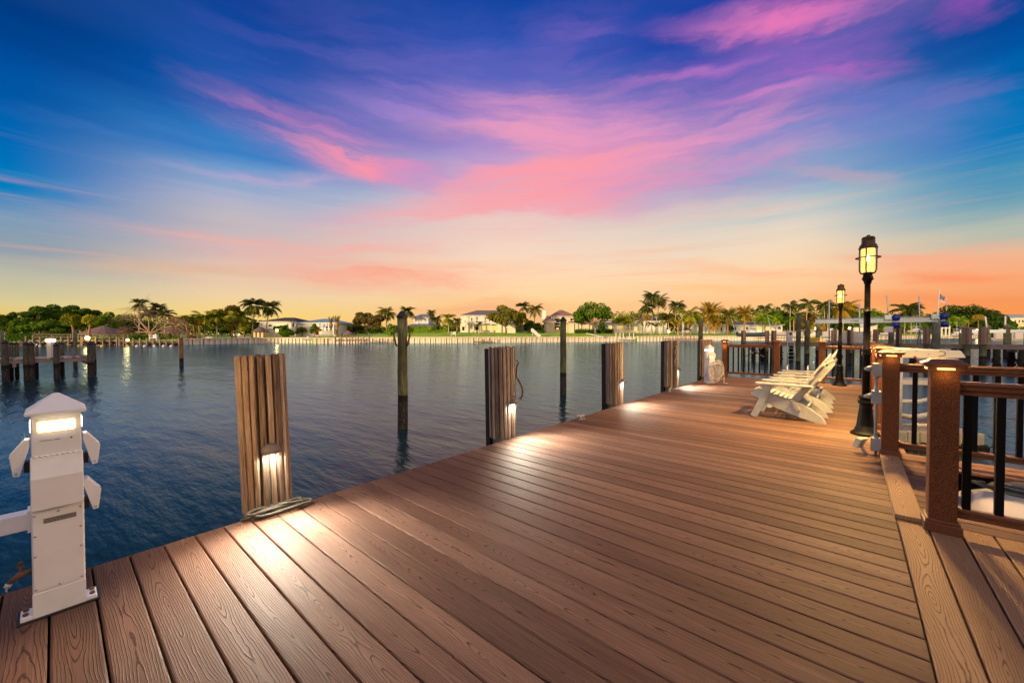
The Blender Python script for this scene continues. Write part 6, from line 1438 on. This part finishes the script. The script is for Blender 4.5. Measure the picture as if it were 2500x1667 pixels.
def ramp():
    Z = 114; p = at(1308, Z, ground_z(1308, Z)-.2); s = Z/FPX; r_ = thing('white_slide', p, TH, 'white slide-like chute running down the lawn to the long seawall', 'slide'); P = [(-11.5,22),(-7,22.5),(9,8),(12,7.5),(12,-1),(8.5,-1.5),(-8,13),(-11.5,14)]
    mb = MB(); mb.prism([(a_*s, b_*s) for a_, b_ in P], 0, .5, 'y'); mb.build('chute', M_white2, r_)
    mb = MB(); [mb.tube([(x_*s,.25,-.4),(x_*s,.25,14*s)], .06, 6) for x_ in (-8,)]; mb.build('support', M_white2, r_)
ramp()
def platform():
    Z = 124; pc = 1525; s = Z/FPX; p = at(pc, Z, .2); r_ = thing('wooden_platform', p, TH, 'raised wooden viewing platform with lattice rail on tall posts at the long seawall', 'platform'); X = lambda a_: (a_-pc)*s; Q = lambda y_: level(y_,Z,pc)-.2
    mb = MB(); mb.box((0,1.2,Q(811)),(X(1549)-X(1502),2.6,.25)); mb.build('platform_floor', M_timber, r_)
    mb = MB(); w = X(1549)-X(1502)
    for yy in (-.05, 2.5):
        mb.box((0,yy,Q(798.5)),(w,.08,.12)); n = 15
        for i in range(n): x0 = -w/2+w*i/n; mb.bar((x0,yy,Q(810)),(x0+w/n,yy,Q(799)),.05,.05); mb.bar((x0+w/n,yy,Q(810)),(x0,yy,Q(799)),.05,.05)
    mb.build('lattice_rail', M_timber, r_)
    for x_ in (1504,1514,1522,1537,1547): mb = MB(); mb.box((X(x_),.1,Q(820)),(.2,.2,Q(811)-Q(830))); mb.build('post', M_trim, r_)
    mb = MB(); mb.bar((X(1503),.5,Q(811)),(X(1492),.5,Q(824)),.8,.12); mb.build('stair', M_timber, r_); mb = MB(); mb.box((0,-.6,Q(827)),(X(1540)-X(1500),1.5,.2)); mb.build('lower_landing', M_trim, r_)
platform()
def gazebo():
    Z = 137; pc = 1672; s = Z/FPX; g = .4; p = at(pc, Z, g); r_ = thing('gazebo', p, TH, 'small dark-roofed gazebo at the end of the rough dock', 'gazebo'); Q = lambda y_: level(y_,Z,pc)-g; w = 17*s
    mb = MB(); mb.lathe([(w,Q(805)-.1),(w*1.02,Q(805)),(w*.4,Q(801)),(.05,Q(797.5))], 8, smooth=False); mb.build('roof', M_roofb, r_)
    for a_ in range(6): mb = MB(); mb.tube([(w*.85*cos(a_*pi/3),w*.85*sin(a_*pi/3),-.5),(w*.85*cos(a_*pi/3),w*.85*sin(a_*pi/3),Q(805))], .1, 6); mb.build('post', M_timber, r_)
    mb = MB(); mb.box((0,0,.4),(1.6,1.,.8)); mb.build('bar_counter', M_timber, r_)
gazebo()
Z = 138; r_ = thing('flagpole', at(1667, Z-6, 0), TH, 'plain white flagpole beside the dark gazebo', 'flagpole'); mb = MB(); mb.tube([(0,0,-.5),(0,0,level(785,Z-6,1667))], .13, 8); mb.build('pole', M_white2, r_); mb = MB(); mb.add([(.1,0,level(790,132)),(.5,.1,level(792,132)),(.35,.1,level(803,132)),(.08,0,level(802,132))], [(0,1,2,3)]); mb.build('furled_flag', M_trim, r_)
def garden_lamp(px, py, Z, rad, label, e, pole_=1.0):
    p = at(px, Z, 0); z = level(py, Z, px); g = min(ground_z(px, Z), z-.4); r_ = thing('garden_lamp', (p.x,p.y,g), TH, label, 'lamp'); mb = MB(); mb.tube([(0,0,0),(0,0,z-g)], .05, 6); mb.build('post', M_timber, r_); mb = MB(); mb.ball((0,0,z-g), rad, 10, 8); mb.build('globe', G_far, r_)
    if e: lamp('garden_light', (0,-.5,z-g+.4), e, (1,.62,.2), .2, parent=r_)
garden_lamp(213, 825, 77, .34, 'small yellow dock lamp left of the first thatched hut walkway', 50)
garden_lamp(311, 830, 77, .22, 'small yellow dock lamp at the right end of the railed walkway', 33)
garden_lamp(1632.5, 809, 136, .38, 'bright starry garden lamp on the lawn left of the gazebo', 150)
garden_lamp(1993, 802, 150, .55, 'string-light glow behind the lift beam, left part', 416)
garden_lamp(2075, 802, 150, .5, 'string-light glow behind the lift beam, right part', 416)
garden_lamp(2386, 807, 200, .6, 'small yellow lamp between the two thick wrapped piles', 133)
garden_lamp(676, 806, 110, .3, 'white-orange garden light in front of the brown-roofed house', 83)
garden_lamp(73+5, 803+4, 62+8, .01, 'tiny lamp', 20) if False else None
for i, (px, top) in enumerate(((10,828),(62,827),(84,826),(168,828))): pass
def boat(px0, px1, pyw, pyt, Z, hullm, label, top=True, keel=0, name='motor_boat', cabin=True):
    pc = (px0+px1)/2; s = Z/FPX; L = (px1-px0)*s; z0 = level(pyw, Z, pc); zt = level(pyt, Z, pc); c = at(pc, Z, z0); H_ = zt-z0; r_ = thing(name, c, TH, label, 'boat', 'boats at the far docks'); b = L*.16; hh = H_*(.42 if top else .8)
    st = [(-.5,.85,.9),(-.2,1,.92),(.15,.95,.96),(.38,.6,1.08),(.5,.04,1.2)]; vs = []
    for x_, w_, h_ in st: vs += [(x_*L,-b*w_,hh*h_),(x_*L,-b*w_*.75,hh*.25),(x_*L*.96,0,0),(x_*L,b*w_*.75,hh*.25),(x_*L,b*w_,hh*h_)]
    fs = [(i*5+j,(i+1)*5+j,(i+1)*5+j+1,i*5+j+1) for i in range(4) for j in range(4)]+[(i*5+4,(i+1)*5+4,(i+1)*5,i*5) for i in range(4)]+[(4,3,2,1,0)]
    mb = MB(); mb.add(vs, fs, .5); mb.build('hull', hullm, r_)
    if cabin: mb = MB(); mb.box((-.05*L,0,hh+H_*.12),(L*.22,b*1.1,H_*.28),taper=.8); mb.build('console', M_white2, r_); mb = MB(); mb.box((.03*L,0,hh+H_*.27),(L*.10,b*.9,H_*.14),taper=.8); mb.build('windscreen', M_win, r_)
    if top:
        mb = MB(); mb.box((-.06*L,0,H_*.97),(L*.34,b*1.5,H_*.05)); mb.build('hard_top', M_white2, r_); mb = MB(); [mb.tube([(x_*L,y_*b,hh*.8),(x_*L*.9,y_*b*.9,H_*.97)], max(.03,.3*s), 5) for x_ in (-.16,.05) for y_ in (-.7,.7)]; mb.build('top_frame', M_white2, r_)
    mb = MB(); mb.box((-.53*L,0,hh*.8),(L*.06,b*.3,hh*.8),taper=.7); mb.build('outboard_motor', M_black, r_); return r_
boat(780, 812, 820, 789, 103, M_hull, 'white sport-fishing cruiser moored in front of the blue-roofed house')
boat(742, 764, 831, 822, 99, M_hull, 'small white motor boat at the corner where the seawall steps forward', top=False)
boat(1802, 1872, 822, 797, 84, M_navy, 'blue-hulled boat on a lift behind the far railing')
boat(1876, 1926, 820, 796, 92, M_hull, 'white center-console boat right of the blue-hulled boat')
boat(1934, 1962, 824, 808, 80, M_hull, 'white boat half hidden by the tall green pole', top=False)
boat(2006, 2052, 826, 803, 70, M_hull, 'white boat under a lift behind the farther street lamp', top=False)
boat(2082, 2142, 822, 791, 62, M_fiber, 'cream boat raised behind the white dock box', top=False)
boat(2215, 2262, 812, 797, 120, M_hull, 'white boat at the far dock behind the small white table')
boat(2425, 2475, 833, 804, 60, M_hull, 'white boat hanging in the right-hand lift', top=False)
boat(2476, 2510, 833, 806, 60, M_hull, 'white boat cut by the right edge of the photo', top=False)
boat(2148, 2192, 819, 801, 112, M_hull, 'white boat moored beyond the nearer street lamp, left of the blue motors')
boat(2322, 2352, 821, 803, 130, M_hull, 'white boat left of the thick wrapped pair of piles, beyond the far dock')
boat(2376, 2396, 820, 802, 140, M_hull, 'small white boat glimpsed between the thick wrapped pair of piles')
boat(1972, 2004, 822, 804, 100, M_fiber, 'cream boat behind the yellow crate and the grey green pole')
walkway(1850, 2060, 16, .1, 'far plank dock with short posts behind the blue-hulled boat', 12, ptop=.8)
walkway(2070, 2190, 20, .1, 'far plank dock with short posts behind the white dock box', 9, ptop=.8)
for i, (px, tp, lab) in enumerate(((2120,786,'thin white mast rising behind the white dock box'),(2238,780,'thin white mast behind the small white table'),(2336,784,'thin white mast over the white boat left of the thick wrapped pair'),(1888,770,'thin slanted outrigger pole above the white center-console boat'),(1800,778,'thin slanted outrigger pole above the blue-hulled boat'))):
    Z = 105; c = at(px, Z); r_ = MB().tube([(0,0,.2),((-1.6 if px < 1900 else .0),0,level(tp,Z,px))], .06, 6).build('boat_mast', M_alu); r_.location = (c.x,c.y,0); r_.rotation_euler = (0,0,TH); tag(r_, lab, 'mast', 'masts and poles of the far boats')
# second lift frame at the far right
Y2 = 62; a_, Za = on_back(2342, Y2); b_, Zb = on_back(2520, Y2); r_ = thing('boat_lift', (a_.x,Y2,0), 0, 'low pale lift beam on capped green posts in front of the right-hand white boats', 'boat lift'); L = b_.x-a_.x
mb = MB(); mb.box((L/2,0,1.55),(L,.25,.32)); mb.build('lift_beam', M_alu, r_)
mb = MB(); mb.box((L*.62,0,.0),(L*.75,3.,.25)); mb.build('cradle_dock', M_plank, r_)
for k in (.05,.40,.68,.95): mb = MB(); mb.tube([(L*k,.1,-2),(L*k,.1,1.95)], .27, 12); mb.lathe([(.31,1.9),(.33,1.98),(.04,2.3)], 12, (L*k,.1,0)); mb.build('post', M_pile, r_)
for px, tp, bt, w_, lab in ((2405,773,800,4.4,'thick white pole leaning above the right thick wrapped pile'),(2454,772,830,4.6,'thick white upright pole in front of the right-hand lift')):
    Z = 40; mb = MB(); mb.tube([(.2 if px < 2420 else 0,0,level(bt,Z,px)-.2),(0,0,level(tp,Z,px))], w_*Z/FPX/2/1.5, 10); r_ = thing('guide_pole', at(px,Z), TH, lab, 'guide pole', 'white guide poles of the boat lift'); mb.build('pipe', M_white2, r_)
# posts and white H frame at the far lawn on the right
r_ = thing('lift_frame', at(2310, 95), TH, 'small white post-and-bar frame on the far lawn right of the flagpole', 'frame'); s = 95/FPX
mb = MB(); [mb.box(((x_-2310)*s,0,level(808,95)),(.22,.2,(level(797,95)-level(822,95)))) for x_ in (2299,2309,2318)]; mb.build('uprights', M_trim, r_); mb = MB(); mb.box((-.1,0,level(800.5,95)),(2.1,.15,.2)); mb.build('crossbar', M_trim, r_)
# loungers, boulders, kayaks on the left lawn
for i, px in enumerate((572,580,587)):
    Z = 118; g = ground_z(px, Z); r_ = thing('lawn_lounger', at(px, Z, g), TH, ('white lounger left of three, under the broad coconut palm','white lounger in the middle of three, under the broad coconut palm','white lounger right of three, under the broad coconut palm')[i], 'lounger', 'white loungers on the left lawn')
    mb = MB(); mb.box((.1,0,.35),(.9,.6,.1)); mb.build('seat', M_trim, r_); mb = MB(); mb.bar((-.3,0,.35),(-.62,0,.95),.08,.6); mb.build('backrest', M_trim, r_); mb = MB(); [mb.box((x_,0,.15),(.08,.6,.3)) for x_ in (-.3,.5)]; mb.build('leg', M_trim, r_)
for i, (px, w_, lab) in enumerate(((507,9,'pale flat rock at the foot of the left-lawn coconut palm'),(590,10,'pale flat rock on the left lawn, left of two near the tallest palm'),(602,6,'pale rock on the left lawn, right of two near the tallest palm'))):
    Z = shore(px)[0]+5; g = ground_z(px, Z); mb = MB(); R.seed(i); [mb.ball((R.uniform(-w_/2,w_/2)*.1,R.uniform(-.2,.2),.12), .36, 9, 6, (1.6+R.random(),1,.8)) for _ in range(5)]; r_ = mb.build('flat_rock', M_cap); r_.location = at(px, Z, g); r_.rotation_euler = (0,0,TH); tag(r_, lab, 'rock', 'pale rocks on the left lawn')
# float balls along the left shore dock
for i, (px, col, lab) in enumerate(((96,'w','first small white float from the left, below the left walkway'),(191,'y','orange float just right of the tall grey pole'),(249,'y','yellow float below the railed walkway'),(311,'y','yellow float under the small dock lamp'),(334,'w','white float left of the shore bench'),(353,'w','white float under the shore bench, left one'),(377,'w','white float under the shore bench, right one'),(399,'w','white float left of the rusty pole, second from it'),(418,'w','white float nearest the rusty pole'))):
    mb = MB(); mb.ball((0,0,WATER+.10), .28, 12, 8, (1.1,1,.85)); mb.tube([(0,0,WATER+.25),(0,0,WATER+.42)], .05, 6); p = at(px, 73.5); r_ = mb.build('mooring_float', M_yellow if col == 'y' else M_white2); r_.location = (p.x,p.y,0); tag(r_, lab, 'float', 'floats along the left shore')
r_ = thing('path_curb', at(1450, 118, .4), 0, 'narrow pale path running down the lawn toward the wooden platform', 'path'); 
a_ = at(1433,132,0); b_ = at(1470,121.5,0); c_ = at(1496,125,0); o = Vector(r_.location); mb = MB()
for p_, q_, pz, qz in ((a_,b_,(1433,132),(1470,121.5)),(b_,c_,(1470,121.5),(1496,125))): 
    A_ = Vector((p_.x,p_.y,ground_z(*pz)+.12))-o; B_ = Vector((q_.x,q_.y,ground_z(*qz)+.14))-o; mb.bar(A_, B_, .7, .22)
mb.build('paving', M_trim, r_)
# ---------------------------------------------------------------- our own shore behind the camera: lawn, and unseen trees added to shade the dock
R.seed(77)
mb = MB(); P_ = [Vector((*_xy(r_, w_), z_)) for w_, z_ in ((-16,-2.2),(-16.01,.0),(-60,.6),(-1500,1.5)) for r_ in (-900,-300,-110,60,300,900)]
mb.add(P_, [(i*6+j,i*6+j+1,(i+1)*6+j+1,(i+1)*6+j)[::-1] for i in range(3) for j in range(5)], .5); tag(mb.build('near_shore_ground', MATS['lawn_grass']), kind='structure')
mb = MB()
for i in range(330):
    r_ = -112+152*(i+.5)/330+R.uniform(-1,1); h_ = R.uniform(11.5,14); w_ = -31+R.uniform(-3,3); b_ = Vector((*_xy(r_, w_), 0))
    leaves(mb, b_+Vector((0,0,h_*.55)), Vector((1.6,1.6,h_*.5)), 70, .75)
tag(mb.build('added_shade_trees', K['dark']), 'unseen trees added on the near bank to shade the dock', 'wood', kind='stuff')  # added out of view to block the low sun from the dock

# a thing made of one single piece needs no Empty above it
for o in [o for o in bpy.data.objects if o.type == 'EMPTY' and o.parent is None]:
    ch = [c for c in bpy.data.objects if c.parent == o]
    if len(ch) == 1 and ch[0].type == 'MESH' and not any(g.parent == ch[0] for g in bpy.data.objects):
        c = ch[0]; nm = o.name.split('.')[0]; loc, rot, sc = o.location.copy(), o.rotation_euler.copy(), o.scale.copy()
        props = {k: o[k] for k in ('label', 'category', 'group') if k in o}
        c.parent = None; c.location = loc; c.rotation_euler = rot; c.scale = sc
        bpy.data.objects.remove(o); c.name = nm
        for k, v in props.items(): c[k] = v
